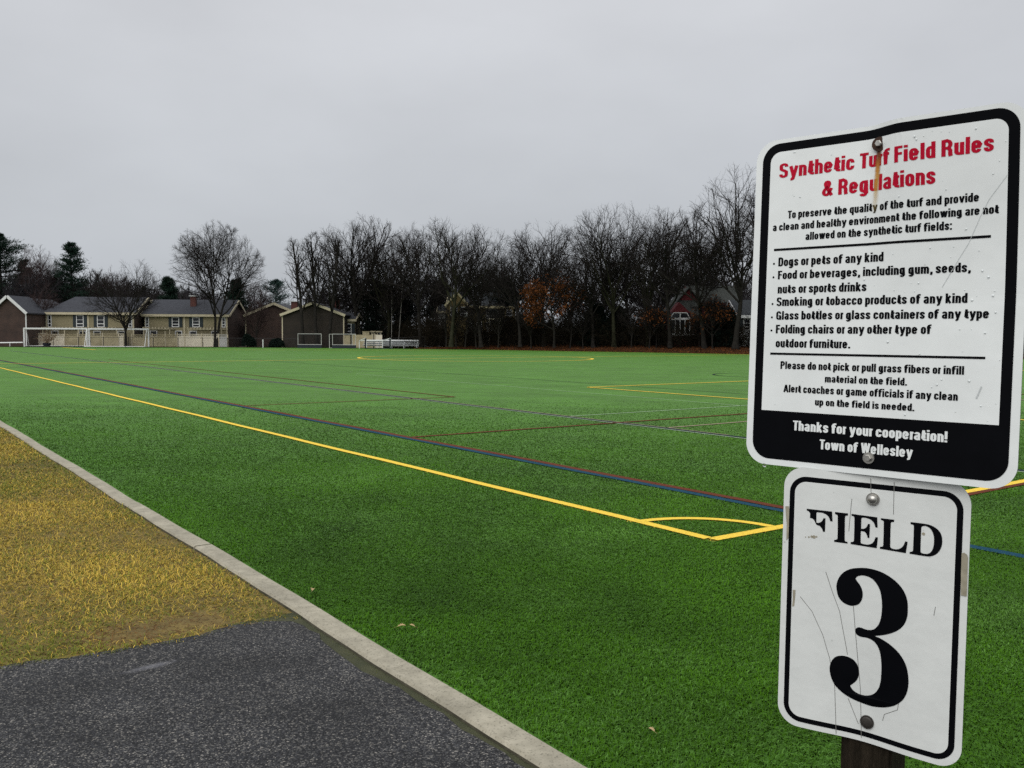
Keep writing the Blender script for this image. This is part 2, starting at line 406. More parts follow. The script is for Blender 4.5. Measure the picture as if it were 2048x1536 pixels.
def turf_fibres():
    rg = np.random.default_rng(11)
    Y0, Y1, e_ = 2.2, 26.0, 1.6
    n = 1600000
    # density ~ Y^-1.75 per square metre; width of the strip 1.36 Y
    uu = rg.random(n); p1 = 2 - e_
    Yb = 6.0
    # uniform density up to Yb, power law beyond
    A0 = (Yb ** 2 - Y0 ** 2) / 2; A1 = Yb ** e_ * (Y1 ** p1 - Yb ** p1) / p1
    near = uu < A0 / (A0 + A1)
    Y = np.where(near, np.sqrt(Y0 ** 2 + rg.random(n) * (Yb ** 2 - Y0 ** 2)), (Yb ** p1 + rg.random(n) * (Y1 ** p1 - Yb ** p1)) ** (1 / p1))
    X = (rg.random(n) * 2 - 1) * (.62 + .30 * rg.random(n) ** 2) * Y
    q = np.stack([X, Y], 1) - OC; a, b = q @ U, q @ Vv
    keep = (b > -3.612 + .008 * np.sin(a * 1.1))
    keep &= rg.random(n) < np.clip((Y1 - Y) / 19, 0, 1) ** 1.25
    X, Y, a, b = X[keep], Y[keep], a[keep], b[keep]; n = len(X)
    s = np.maximum(1, Y / 6.0) ** .7
    # colours: plain turf, or the paint of the line the fibre stands in
    v = .5 + (rg.random(n) - .5) * np.minimum(1, 6.5 / Y)
    base = np.stack([.025 + .033 * v, .077 + .086 * v, .001 + .003 * v], 1)
    pale = rg.random(n) < np.clip(.04 + .45 * (smooth_noise(rg, X, Y, 1.9, 5) - .05), .02, .6)
    base[pale] = base[pale] * np.array([2.1, 1.65, 12.0])
    tone = 1 + .22 * smooth_noise(rg, X, Y, .9, 4) + .16 * smooth_noise(rg, X, Y, 4.0, 2)
    base *= tone[:, None]
    jit = rg.normal(0, .008, n)
    for (a0, b0, a1, b1, w, cl) in LINES:
        d = np.array([a1 - a0, b1 - b0], float); L_ = np.linalg.norm(d); d = d / L_
        t = (a - a0) * d[0] + (b - b0) * d[1]; o = np.abs(-(a - a0) * d[1] + (b - b0) * d[0])
        k = (t > -w / 2) & (t < L_ + w / 2) & (o < w / 2 + jit)
        base[k] = np.array(PAINT[cl]) * (.75 + .5 * rg.random((k.sum(), 1)))
    for (ca, cb, R, t0, t1, w, cl) in ARCS:
        rr = np.hypot(a - ca, b - cb); an = np.degrees(np.arctan2(b - cb, a - ca)) % 360
        k = (np.abs(rr - R) < w / 2 + jit) & ((an >= t0 % 360) & (an <= t1) if t1 < 360 and t0 >= 0 else np.ones(n, bool)) & (R < 2)
        base[k] = np.array(PAINT[cl]) * (.75 + .5 * rg.random((k.sum(), 1)))
    paint = (base[:, 0] > .3) | (base[:, 2] > base[:, 1]) | (base[:, 0] > base[:, 1])
    kk = ~paint | (rg.random(n) < .30)
    X, Y, a, b, base, s, paint = X[kk], Y[kk], a[kk], b[kk], base[kk], s[kk], paint[kk]; n = len(X)
    lean = 2 * PI * rg.random(n) * .75 + 2.2 * smooth_noise(rg, X, Y, .7, 3) + 2.6
    h = (.007 + .014 * rg.random(n)) / s ** .3
    ln = (.012 + .030 * rg.random(n)) * s ** .5
    wdt = (.0016 + .0016 * rg.random(n)) * s
    dx, dy = np.cos(lean), np.sin(lean)
    px_, py_ = -dy * wdt, dx * wdt
    z0 = np.full(n, -.004)
    P = lambda f, z, k: np.stack([X + dx * ln * f + px_ * k, Y + dy * ln * f + py_ * k, z], 1)
    V = np.stack([P(0, z0, -1), P(0, z0, 1), P(.35, h * .8, .85), P(.35, h * .8, -.85), P(1.0, h * (.75 + .3 * rg.random(n)), 0)], 1)
    k = np.arange(n)[:, None] * 5
    T = np.concatenate([k + np.array([[0, 1, 2]]), k + np.array([[0, 2, 3]]), k + np.array([[3, 2, 4]])])
    cols = np.repeat(base[:, None, :], 5, 1).reshape(-1, 3)
    m = material('turf_fibre', (.05, .15, .02), .5, attr='Col', spec=.06, up=.72)
    tag(link('turf_fibres', tri_mesh('turf_fibres', V.reshape(-1, 3), T, m, cols)), 'short green synthetic turf fibres covering the field', 'turf', kind='stuff')
turf_fibres()

def dry_grass():
    rg = np.random.default_rng(23)
    n = 760000
    Y0, Y1 = 4.2, 27.0; e_ = 1.2
    Yb = 7.0; p1 = 2 - e_
    uu = rg.random(n); A0 = (Yb ** 2 - Y0 ** 2) / 2; A1 = Yb ** e_ * (Y1 ** p1 - Yb ** p1) / p1
    near = uu < A0 / (A0 + A1)
    Y = np.where(near, np.sqrt(Y0 ** 2 + rg.random(n) * (Yb ** 2 - Y0 ** 2)), (Yb ** p1 + rg.random(n) * (Y1 ** p1 - Yb ** p1)) ** (1 / p1))
    X = -(.10 + rg.random(n) * (.62 + .45 * rg.random(n) ** 2)) * Y
    q = np.stack([X, Y], 1) - OC; a, b = q @ U, q @ Vv
    keep = (b < -3.79) & ((a > .05 + .05 * np.sin(b * 3.1)) | ((b > -3.81 - .06 * np.exp(-((a + .9) / .45) ** 2)) & (a > -4)))
    X, Y, a, b = X[keep], Y[keep], a[keep], b[keep]; n = len(X)
    s = np.maximum(1, Y / 7.0) ** .8
    v = rg.random(n)
    clump = smooth_noise(rg, X, Y, 2.2, 4); cl2 = smooth_noise(rg, X, Y, .9, 3)
    straw = np.stack([.225 + .365 * v, .152 + .262 * v, .013 + .055 * v], 1)
    green = np.stack([.085 + .08 * v, .095 + .095 * v, .008 + .010 * v], 1)
    brown = np.stack([.075 + .11 * v, .036 + .052 * v, .008 + .014 * v], 1)
    g = rg.random(n) < np.clip(.44 - .38 * cl2 + .25 * np.exp(-(a - .2) / .35) * (b < -5.0) + .25 * np.exp(-(-3.8 - b) / .10), .05, .9)
    moss = a < -.02
    g |= moss & (rg.random(n) < .8)
    base = np.where(g[:, None], green, straw)
    base[moss] *= .55
    # a worn brown strip of thatch along the path
    br = rg.random(n) < .85 * np.exp(-((a - .32) / .24) ** 2) * np.clip((b + 5.15) / .35, 0, 1) * np.clip((-4.05 - b) / .2, 0, 1) + .20
    base[br] = brown[br]
    base *= np.clip(.97 + .24 * clump, .5, 1.45)[:, None]
    bare = (rg.random(n) < .35 * np.exp(-((a - .32) / .2) ** 2) * np.clip((b + 5.1) / .35, 0, 1) * np.clip((-4.1 - b) / .2, 0, 1)) | (rg.random(n) < np.clip(.5 * (-clump - .55), 0, .6))
    lean = 2 * PI * rg.random(n)
    h = (.008 + .026 * rg.random(n) ** 1.6) * s ** .4 * (1 + .25 * clump)
    h[br] *= .5; h[a < -.02] *= .4
    ln = (.022 + .060 * rg.random(n)) * s ** .4 * np.where(a < -.02, .35, 1)
    wdt = (.0013 + .0014 * rg.random(n)) * s
    cv = rg.normal(0, .5, n)
    dx, dy = np.cos(lean), np.sin(lean); ex, ey = np.cos(lean + cv), np.sin(lean + cv)
    z0 = np.full(n, -.030)
    px_, py_ = -dy * wdt, dx * wdt
    def P(f, gg, zz, k): return np.stack([X + dx * ln * f + ex * ln * gg + px_ * k, Y + dy * ln * f + ey * ln * gg + py_ * k, zz], 1)
    V = np.stack([P(0, 0, z0, -1), P(0, 0, z0, 1), P(.3, 0, z0 + h * .75, .9), P(.3, 0, z0 + h * .75, -.9), P(.4, .25, z0 + h, .7), P(.4, .25, z0 + h, -.7), P(.45, .6, z0 + h * (.5 + .5 * rg.random(n)), 0)], 1)
    V, base = V[~bare], base[~bare]; n = len(V)
    k = np.arange(n)[:, None] * 7
    T = np.concatenate([k + np.array([[0, 1, 2]]), k + np.array([[0, 2, 3]]), k + np.array([[3, 2, 4]]), k + np.array([[3, 4, 5]]), k + np.array([[5, 4, 6]])])
    cols = np.repeat(base[:, None, :], 7, 1).reshape(-1, 3)
    m = material('dry_grass_blade', (.3, .2, .05), .65, attr='Col', spec=.15, up=.45)
    tag(link('dry_grass', tri_mesh('dry_grass', V.reshape(-1, 3), T, m, cols)), 'dry yellow and olive winter grass beside the kerb', 'grass', kind='stuff')
dry_grass()

def oak_leaf(name, x, y, z, rz, size, label, colr):
    rg = random.Random(int(rz * 100))
    out = []
    lob = [(0, 0), (.10, .05), (.22, .20), (.30, .10), (.42, .30), (.50, .13), (.62, .33), (.70, .15), (.82, .22), (.90, .08), (1, 0)]
    for t, w in lob: out.append((t, w))
    for t, w in lob[-2:0:-1]: out.append((t, -w))
    vs, fs = [], []
    n = len(lob)
    for t, w in lob:
        lift = .12 * math.sin(t * 3.0) + .05
        vs += [(t * size, w * size, size * (lift + abs(w) * .5)), (t * size, 0, size * lift), (t * size, -w * size, size * (lift + abs(w) * .35))]
    for i in range(n - 1):
        k = 3 * i; fs += [(k, k + 3, k + 4, k + 1), (k + 1, k + 4, k + 5, k + 2)]
    mb = MB(); mb.add(vs, fs)
    mb.tube([(-.35 * size, 0, .02 * size), (0, 0, .05 * size)], .012 * size, 5)
    o = mb.build(name, colr); o.location = (x, y, z); o.rotation_euler = (0, 0, rz)
    return tag(o, label, 'leaf', 'dead leaves on the turf')
leaf_m = material('dead_leaf', (.36, .25, .12), .7, var=.2, scale=30)
oak_leaf('dead_leaf', *W2(-.62, -3.43), .028, .3, .055, 'tan dead oak leaf on the turf, of a close pair, nearer the kerb', leaf_m)
oak_leaf('dead_leaf', *W2(-.68, -3.34), .028, 2.7, .050, 'tan dead oak leaf of a close pair on the turf, farther from the kerb', leaf_m)
oak_leaf('dead_leaf', *W2(.39, -3.53), .026, 1.6, .055, 'pale dead leaf on the turf right against the kerb', leaf_m)
oak_leaf('dead_leaf', .64, 3.92, .028, 2.2, .045, 'single pale dead leaf on the turf low in the view, near the field sign', leaf_m)

# ------------------------------------------------------------------ the two signs on their post
SIGN = {"lines": {"Synthetic Turf Field Rules": [-0.1862, 0.1838, 0.2326, 0.0267], "& Regulations": [-0.1024, 0.0965, 0.1907, 0.0276], "To preserve the quality of the turf and provide": [-0.1663, 0.1637, 0.1559, 0.0142], "a clean and healthy environment the following are not": [-0.1952, 0.193, 0.1346, 0.0139], "allowed on the synthetic turf fields:": [-0.1304, 0.1234, 0.1138, 0.0141], "rule1": [-0.1912, 0.1822, 0.097, 0.0042], "Dogs or pets of any kind": [-0.1814, 0.013, 0.068, 0.0162], "Food or beverages, including gum, seeds,": [-0.1813, 0.1536, 0.0438, 0.0157], "nuts or sports drinks": [-0.1806, -0.0152, 0.0174, 0.0161], "Smoking or tobacco products of any kind": [-0.1818, 0.1499, -0.0062, 0.0161], "Glass bottles or glass containers of any type": [-0.1817, 0.1834, -0.0317, 0.0158], "Folding chairs or any other type of": [-0.1814, 0.096, -0.0573, 0.016], "outdoor furniture.": [-0.1807, -0.0396, -0.0834, 0.0158], "rule2": [-0.1909, 0.1804, -0.0974, 0.0039], "Please do not pick or pull grass fibers or infill": [-0.1695, 0.1495, -0.1235, 0.0141], "material on the field.": [-0.0833, 0.0603, -0.1452, 0.0131], "Alert coaches or game officials if any clean": [-0.1618, 0.1419, -0.1666, 0.014], "up on the field is needed.": [-0.1001, 0.0741, -0.188, 0.0128], "Thanks for your cooperation!": [-0.1406, 0.1283, -0.2365, 0.0181], "Town of Wellesley": [-0.0884, 0.0745, -0.2671, 0.018]}, "glyph": {"F": [[-0.1093, 0.163], [-0.0651, 0.1635], [-0.0639, 0.1465], [-0.0677, 0.1465], [-0.0704, 0.153], [-0.075, 0.1571], [-0.082, 0.1592], [-0.0909, 0.159], [-0.0919, 0.1569], [-0.0916, 0.1407], [-0.0875, 0.141], [-0.0828, 0.1437], [-0.0804, 0.1479], [-0.0794, 0.1503], [-0.0761, 0.1503], [-0.0761, 0.1266], [-0.0797, 0.1264], [-0.0814, 0.1313], [-0.0857, 0.1356], [-0.0905, 0.1367], [-0.0926, 0.139], [-0.0949, 0.1436], [-0.0982, 0.1468], [-0.1031, 0.1476], [-0.1031, 0.1555], [-0.1057, 0.1588], [-0.109, 0.1599]], "I": [[-0.0601, 0.1635], [-0.0382, 0.1638], [-0.0383, 0.16], [-0.0417, 0.1593], [-0.0429, 0.1571], [-0.0422, 0.1171], [-0.0408, 0.1152], [-0.0373, 0.1149], [-0.0375, 0.112], [-0.0601, 0.1116], [-0.0599, 0.1151], [-0.0561, 0.1162], [-0.0545, 0.1185], [-0.0552, 0.1559], [-0.0562, 0.1589], [-0.0601, 0.16]], "E": [[-0.0323, 0.1638], [0.0098, 0.1634], [0.0111, 0.146], [0.0076, 0.1461], [0.0048, 0.1532], [-0.0007, 0.158], [-0.008, 0.1599], [-0.014, 0.1596], [-0.0157, 0.1577], [-0.0157, 0.1406], [-0.0109, 0.1413], [-0.0069, 0.1447], [-0.0046, 0.1504], [-0.0014, 0.1503], [-0.0017, 0.1265], [-0.0045, 0.1266], [-0.0061, 0.1317], [-0.0096, 0.136], [-0.0159, 0.1366], [-0.0156, 0.1172], [-0.0137, 0.1154], [-0.0041, 0.1151], [0.0024, 0.118], [0.0058, 0.1223], [0.0082, 0.1297], [0.0121, 0.1296], [0.0107, 0.1112], [-0.0322, 0.1119], [-0.0322, 0.1154], [-0.0283, 0.1165], [-0.0269, 0.1193], [-0.0272, 0.157], [-0.0285, 0.1602], [-0.0322, 0.1605]], "L": [[0.0155, 0.1627], [0.0371, 0.1628], [0.0368, 0.1589], [0.0334, 0.1585], [0.0318, 0.1565], [0.0322, 0.1181], [0.0337, 0.115], [0.0395, 0.114], [0.0452, 0.115], [0.0508, 0.1191], [0.0535, 0.1238], [0.0553, 0.1295], [0.0591, 0.1291], [0.0569, 0.11], [0.0158, 0.1111], [0.0159, 0.1145], [0.0196, 0.1154], [0.0209, 0.1177], [0.0206, 0.1559], [0.0196, 0.1588], [0.0158, 0.1598]], "D": [[0.0624, 0.1624], [0.0833, 0.1625], [0.0944, 0.161], [0.1034, 0.1563], [0.1091, 0.1493], [0.1114, 0.139], [0.1104, 0.1281], [0.1058, 0.1185], [0.0983, 0.1121], [0.0895, 0.1098], [0.0628, 0.11], [0.0628, 0.1131], [0.0664, 0.1142], [0.0678, 0.1166], [0.0678, 0.1556], [0.0666, 0.1584], [0.0627, 0.1591]], "Dhole": [[0.0793, 0.1547], [0.0806, 0.1577], [0.0856, 0.1589], [0.0912, 0.157], [0.0958, 0.1516], [0.0987, 0.1431], [0.099, 0.1312], [0.0974, 0.1225], [0.0943, 0.117], [0.0894, 0.1139], [0.0827, 0.1137], [0.0795, 0.116]], "3": [[-0.0176, 0.0732], [-0.0048, 0.075], [0.0095, 0.0744], [0.0238, 0.071], [0.0381, 0.064], [0.0491, 0.0553], [0.0572, 0.0445], [0.0618, 0.0323], [0.0632, 0.0179], [0.0623, 0.003], [0.0574, -0.0102], [0.0485, -0.0208], [0.0363, -0.0288], [0.0239, -0.0343], [0.012, -0.0379], [0.024, -0.0412], [0.0368, -0.0473], [0.0495, -0.0566], [0.0591, -0.0684], [0.0649, -0.0818], [0.0676, -0.0977], [0.0677, -0.1108], [0.0646, -0.1258], [0.0579, -0.1385], [0.047, -0.1492], [0.0343, -0.1561], [0.0229, -0.1597], [0.0082, -0.162], [-0.0082, -0.1607], [-0.0245, -0.1573], [-0.0391, -0.1508], [-0.0522, -0.14], [-0.0593, -0.1266], [-0.062, -0.1123], [-0.0597, -0.0996], [-0.053, -0.0894], [-0.0432, -0.0847], [-0.0318, -0.0843], [-0.022, -0.0879], [-0.0154, -0.0959], [-0.013, -0.1066], [-0.0144, -0.1174], [-0.0187, -0.1254], [-0.0275, -0.1348], [-0.0231, -0.1412], [-0.0149, -0.1453], [-0.0051, -0.1463], [0.0038, -0.1442], [0.0127, -0.1383], [0.0191, -0.1285], [0.0225, -0.1164], [0.0238, -0.0991], [0.0235, -0.0821], [0.0213, -0.0657], [0.0171, -0.0548], [0.0106, -0.0478], [0.0034, -0.0447], [-0.0031, -0.0441], [-0.0112, -0.0444], [-0.0177, -0.0417], [-0.02, -0.0374], [-0.0191, -0.0321], [-0.0155, -0.0288], [-0.0098, -0.0285], [-0.0033, -0.0298], [0.0047, -0.0293], [0.0118, -0.0256], [0.0179, -0.0168], [0.0212, -0.0052], [0.0224, 0.01], [0.0217, 0.0248], [0.0189, 0.0392], [0.0135, 0.0498], [0.0061, 0.0577], [-0.0027, 0.0611], [-0.0116, 0.0613], [-0.0188, 0.0584], [-0.0222, 0.0544], [-0.0193, 0.0499], [-0.0142, 0.0441], [-0.0103, 0.0356], [-0.0093, 0.0273], [-0.011, 0.0187], [-0.0156, 0.0114], [-0.0236, 0.007], [-0.0318, 0.0063], [-0.0417, 0.0095], [-0.0494, 0.0174], [-0.0531, 0.0295], [-0.0535, 0.0397], [-0.0497, 0.0514], [-0.0417, 0.0621], [-0.0305, 0.0694]]}}
def rot3(y, a, b):
    return Matrix.Rotation(y, 3, 'Z') @ Matrix.Rotation(a, 3, 'X') @ Matrix.Rotation(b, 3, 'Y')
def sm(t):
    t = min(1, max(0, t)); return t * t * (3 - 2 * t)
def bend_up(x, z): return .02427 * sm((x - .00778) / .07175 + .5) * min(1.2, max(0, z / .3)) ** 1.3
def bend_lo(x, z): return -.01339 * math.exp(-((x + .01024) / .07) ** 2) * sm((-z + .02) / .26)

M['sign_white'] = None
def sign_white(name, col, drops):
    m = bpy.data.materials.new(name); m.use_nodes = True
    N, L = m.node_tree.nodes, m.node_tree.links; b = N['Principled BSDF']
    b.inputs['Roughness'].default_value = .38
    t = N.new('ShaderNodeTexCoord')
    n = N.new('ShaderNodeTexNoise'); n.inputs['Scale'].default_value = 9; n.inputs['Detail'].default_value = 7; n.inputs['Roughness'].default_value = .65; L.new(t.outputs['Object'], n.inputs['Vector'])
    r = N.new('ShaderNodeValToRGB'); r.color_ramp.elements[0].position = .35; r.color_ramp.elements[0].color = (*[c * .93 for c in col], 1)
    r.color_ramp.elements[1].position = .65; r.color_ramp.elements[1].color = (*col, 1); L.new(n.outputs['Fac'], r.inputs[0])
    # small dirt specks
    v = N.new('ShaderNodeTexVoronoi'); v.inputs['Scale'].default_value = 26; L.new(t.outputs['Object'], v.inputs['Vector'])
    mr = N.new('ShaderNodeMapRange'); mr.inputs['From Min'].default_value = .02; mr.inputs['From Max'].default_value = .06; mr.inputs['To Min'].default_value = .72; mr.inputs['To Max'].default_value = 1
    L.new(v.outputs['Distance'], mr.inputs[0])
    mm = N.new('ShaderNodeMix'); mm.data_type = 'RGBA'; mm.blend_type = 'MULTIPLY'; mm.inputs[0].default_value = 1; L.new(r.outputs[0], mm.inputs[6]); L.new(mr.outputs[0], mm.inputs[7])
    L.new(mm.outputs[2], b.inputs['Base Color'])
    n2 = N.new('ShaderNodeTexNoise'); n2.inputs['Scale'].default_value = 14 if drops else 30; n2.inputs['Detail'].default_value = 2; L.new(t.outputs['Object'], n2.inputs['Vector'])
    bp = N.new('ShaderNodeBump'); bp.inputs['Strength'].default_value = .25; bp.inputs['Distance'].default_value = .004; L.new(n2.outputs['Fac'], bp.inputs['Height']); L.new(bp.outputs[0], b.inputs['Normal'])
    return m
M['sign_white'] = sign_white('sign_white_paint', (.80, .835, .825), True)
M['sign_white_low'] = sign_white('sign_old_white_paint', (.71, .735, .715), False)
M['sign_black'] = material('sign_black_ink', (.0025, .0028, .004), .5, var=.15, scale=20, spec=.05)
M['sign_red'] = material('sign_red_ink', (.45, .002, .024), .5, var=.08, scale=40, spec=.12)
M['alu'] = material('sign_edge_metal', (.35, .36, .36), .45, var=.15, metal=.6)
M['bolt'] = material('bolt_steel', (.42, .41, .38), .35, var=.3, scale=60, metal=.9)
M['bolt_dark'] = material('bolt_dark_steel', (.05, .045, .04), .5, var=.3, scale=60, metal=.5)
M['rust'] = material('rusty_washer', (.012, .006, .004), .8, col2=(.05, .018, .006), scale=120)
M['scratch'] = material('scratch', (.16, .16, .15), .8, var=.1)
M['tape'] = material('tape_residue', (.24, .22, .16), .85, col2=(.36, .33, .25), scale=60)

def rr_rows(w, h, rt_, rb, z_lo=None, z_hi=None, nx=44, nz=50):
    """rounded rectangle as rows of points, so that it can follow a bent plate"""
    z0, z1 = -h / 2, h / 2
    zs = list(np.linspace(z0 if z_lo is None else z_lo, z1 if z_hi is None else z_hi, nz))
    if rt_ and z_hi is None: zs += [z1 - rt_ + rt_ * math.sin(t) for t in np.linspace(0, PI / 2, 16)]
    if rb and z_lo is None: zs += [z0 + rb - rb * math.sin(t) for t in np.linspace(0, PI / 2, 16)]
    zs = sorted(set(round(z, 6) for z in zs)); rows = []
    for z in zs:
        hw = w / 2
        if rt_ and z > z1 - rt_: hw -= rt_ - math.sqrt(max(0, rt_ ** 2 - (z - (z1 - rt_)) ** 2))
        if rb and z < z0 + rb: hw -= rb - math.sqrt(max(0, rb ** 2 - ((z0 + rb) - z) ** 2))
        rows.append([(x, z) for x in np.linspace(-hw, hw, nx)])
    return rows
def lay(rows, bend, off, cx=0, cz=0):
    vs, fs = [], []; n = len(rows[0])
    for r_ in rows:
        for x, z in r_: vs.append((x + cx, -(bend(x + cx, z + cz) + off), z + cz))
    for i in range(len(rows) - 1):
        for j in range(n - 1): fs.append((i * n + j, i * n + j + 1, (i + 1) * n + j + 1, (i + 1) * n + j))
    return vs, fs
def plate(name, rows, bend, mat_edge, mat_face, parent, th=.0022):
    """aluminium sheet with thickness: front, back and rim"""
    f, q = lay(rows, bend, th / 2); b_, q2 = lay(rows, bend, -th / 2)
    n = len(rows[0]); k = len(f); R = len(rows)
    loop = [j for j in range(n)] + [i * n + n - 1 for i in range(1, R)] + [(R - 1) * n + j for j in range(n - 2, -1, -1)] + [i * n for i in range(R - 2, 0, -1)]
    vs = f + b_; fs = q + [tuple(i + k for i in reversed(p)) for p in q2]
    fs += [(loop[i], loop[i] + k, loop[(i + 1) % len(loop)] + k, loop[(i + 1) % len(loop)]) for i in range(len(loop))]
    me = bpy.data.meshes.new(name); me.from_pydata(vs, [], fs); me.materials.append(mat_face); me.materials.append(mat_edge)
    me.polygons.foreach_set('material_index', [0] * len(q) + [1] * (len(fs) - len(q)))
    return link(name, me, parent)
def decal(name, rows, bend, off, mat, parent):
    vs, fs = lay(rows, bend, off)
    me = bpy.data.meshes.new(name); me.from_pydata(vs, [], fs); me.materials.append(mat)
    return link(name, me, parent)

FV, FH, XH, CW, KW = .205, .155, .745, .262, .325        # stem, bar, x-height, lower and capital counter widths; capital height = 1
def _arc(cx, cy, rx, ry, a0, a1, n=12): return [(cx + rx * math.cos(math.radians(a0 + (a1 - a0) * i / n)), cy + ry * math.sin(math.radians(a0 + (a1 - a0) * i / n))) for i in range(n + 1)]
def _ring(x0, x1, y0, y1, ry=.17):
    c, rx = (x0 + x1) / 2, (x1 - x0) / 2; ry = min(ry, (y1 - y0) / 2)
    return _arc(c, y1 - ry, rx, ry, 0, 180) + _arc(c, y0 + ry, rx, ry, 180, 360) + [(x1, y1 - ry)]
def make_glyphs():
    h, H2, c, k = FH, FH / 2, CW, KW; t = XH - H2; G = {}
    arch = lambda x0, x1, y0=0: [(x0, XH - .30)] + _arc((x0 + x1) / 2, t - .16, (x1 - x0) / 2, .16, 175, 0) + [(x1, y0)]
    o = _ring(0, c, H2, t)
    G['o'] = [o]
    G['a'] = [_arc(c / 2, t - .14, c / 2, .14, 172, 0) + [(c, .10), (c + .02, 0)], _arc(c * .54, .225, c * .54, .155, 70, 290)]
    G['b'] = [o, [(0, 0), (0, 1)]]; G['d'] = [o, [(c, 0), (c, 1)]]; G['p'] = [o, [(0, -.24), (0, XH)]]; G['q'] = [o, [(c, -.24), (c, XH)]]
    G['g'] = [o, [(c, XH), (c, -.05)] + _arc(c / 2, -.05, c / 2, .13, 0, -165)]
    G['c'] = [[(c, XH - .27)] + _arc(c / 2, t - .17, c / 2, .17, 0, 180) + _arc(c / 2, H2 + .17, c / 2, .17, 180, 360) + [(c, .27)]]
    G['e'] = [[(.02, .37), (c, .37), (c, t - .17)] + _arc(c / 2, t - .17, c / 2, .17, 0, 180) + _arc(c / 2, H2 + .17, c / 2, .17, 180, 350)]
    G['f'] = [[(.12, 0), (.12, .80)] + _arc(.26, .80, .14, .125, 180, 90) + [(.37, .925)], [(-.03, t - .01), (.33, t - .01)]]
    G['h'] = [[(0, 0), (0, 1)], arch(0, c)]; G['n'] = [[(0, 0), (0, XH)], arch(0, c)]
    G['i'] = [[(0, 0), (0, XH)], [(0, .85), (0, 1)]]; G['l'] = [[(0, 0), (0, 1)]]
    G['k'] = [[(0, 0), (0, 1)], [(.03, .33), (c + .03, XH)], [(.10, .44), (c + .05, 0)]]
    G['m'] = [[(0, 0), (0, XH)], arch(0, c), arch(c, 2 * c)]
    G['r'] = [[(0, 0), (0, XH)], [(0, XH - .30)] + _arc(.18, t - .16, .18, .16, 175, 92)]
    s_ = lambda w, T, m: [(w, T - .25)] + _arc(w / 2, T - H2 - .12, w / 2, .12, 0, 180) + [(.01, m + .10), (w * .30, m + .03), (w * .70, m - .03), (w - .01, m - .10)] + _arc(w / 2, H2 + .12, w / 2, .12, 0, -180) + [(0, .25)]
    G['s'] = [s_(c * .95, XH, XH / 2)]
    G['t'] = [[(.10, .95), (.10, .19)] + _arc(.23, .20, .13, .125, 180, 270) + [(.31, .075)], [(-.03, t - .01), (.30, t - .01)]]
    G['u'] = [[(c, XH), (c, 0)], [(0, XH), (0, .23)] + _arc(c / 2, H2 + .15, c / 2, .15, 180, 355)]
    G['v'] = [[(-.02, XH), (.155, .02)], [(.33, XH), (.155, .02)]]
    G['w'] = [[(-.02, XH), (.125, .02)], [(.26, XH), (.125, .02)], [(.26, XH), (.395, .02)], [(.54, XH), (.395, .02)]]
    G['y'] = [[(-.02, XH), (.165, .02)], [(.34, XH), (.165, .02), (.12, -.13), (.06, -.165), (-.02, -.165)]]
    Tt = 1 - H2
    G['A'] = [[(-.03, 0), (.17, .98)], [(.40, 0), (.20, .98)], [(.05, .27), (.33, .27)]]
    G['D'] = [[(0, 0), (0, 1)], [(0, Tt), (k - .15, Tt)] + _arc(k - .15, Tt - .2, .15, .2, 90, 0) + _arc(k - .15, H2 + .2, .15, .2, 0, -90) + [(0, H2)]]
    G['F'] = [[(0, 0), (0, 1)], [(0, Tt), (.34, Tt)], [(0, .53), (.31, .53)]]
    G['G'] = [[(k, .70)] + _arc(k / 2, Tt - .2, k / 2, .2, 0, 180) + _arc(k / 2, H2 + .2, k / 2, .2, 180, 350) + [(k, .46)], [(k * .52, .45), (k + .09, .45)], [(k + .03, .40), (k + .03, 0)]]
    P_ = [(0, Tt), (k - .16, Tt)] + _arc(k - .16, (Tt + .49) / 2, .16, (Tt - .49) / 2, 90, -90) + [(0, .49)]
    G['P'] = [[(0, 0), (0, 1)], P_]
    G['R'] = [[(0, 0), (0, 1)], P_, [(k - .16, .49), (k - .05, .44), (k - .005, .34), (k, .12), (k + .025, 0)]]
    G['S'] = [s_(k, 1, .5)]
    G['T'] = [[(.19, 0), (.19, 1)], [(-.05, Tt), (.43, Tt)]]
    G['W'] = [[(-.03, 1), (.13, .02)], [(.29, 1), (.13, .02)], [(.29, 1), (.45, .02)], [(.61, 1), (.45, .02)]]
    G['&'] = [[(.46, .02), (.12, .62)] + _arc(.20, .78, .11, .14, 205, -20) + [(.27, .62), (.06, .42)] + _arc(.15, .24, .15, .17, 150, 320) + [(.40, .42), (.43, .50)]]
    G['.'] = [[(0, 0), (0, .18)]]; G[','] = [[(0, .18), (0, .0), (-.05, -.15)]]; G[':'] = [[(0, 0), (0, .18)], [(0, .55), (0, .73)]]
    G['!'] = [[(0, .28), (0, 1)], [(0, 0), (0, .17)]]
    return G
GLYPHS = make_glyphs()
def sweep(path):
    P = np.array(path, float); n = len(P)
    T = np.zeros_like(P); T[1:-1] = P[2:] - P[:-2]; T[0] = P[1] - P[0]; T[-1] = P[-1] - P[-2]
    if np.allclose(P[0], P[-1]): T[0] = T[-1] = P[1] - P[-2]
    T /= np.maximum(1e-9, np.linalg.norm(T, axis=1))[:, None]; N_ = np.stack([-T[:, 1], T[:, 0]], 1)
    seg = np.diff(P, axis=0); seg /= np.maximum(1e-9, np.linalg.norm(seg, axis=1))[:, None]
    w = np.sqrt((FV * T[:, 1]) ** 2 + (FH * T[:, 0]) ** 2) / 2
    mi = np.ones(n); mi[1:-1] = 1 / np.maximum(.6, np.sqrt(np.maximum(0, (1 + (seg[1:] * seg[:-1]).sum(1)) / 2)))
    A, B = P + N_ * (w * mi)[:, None], P - N_ * (w * mi)[:, None]
    return np.concatenate([A, B]), [(i, i + 1, n + i + 1, n + i) for i in range(n - 1)]
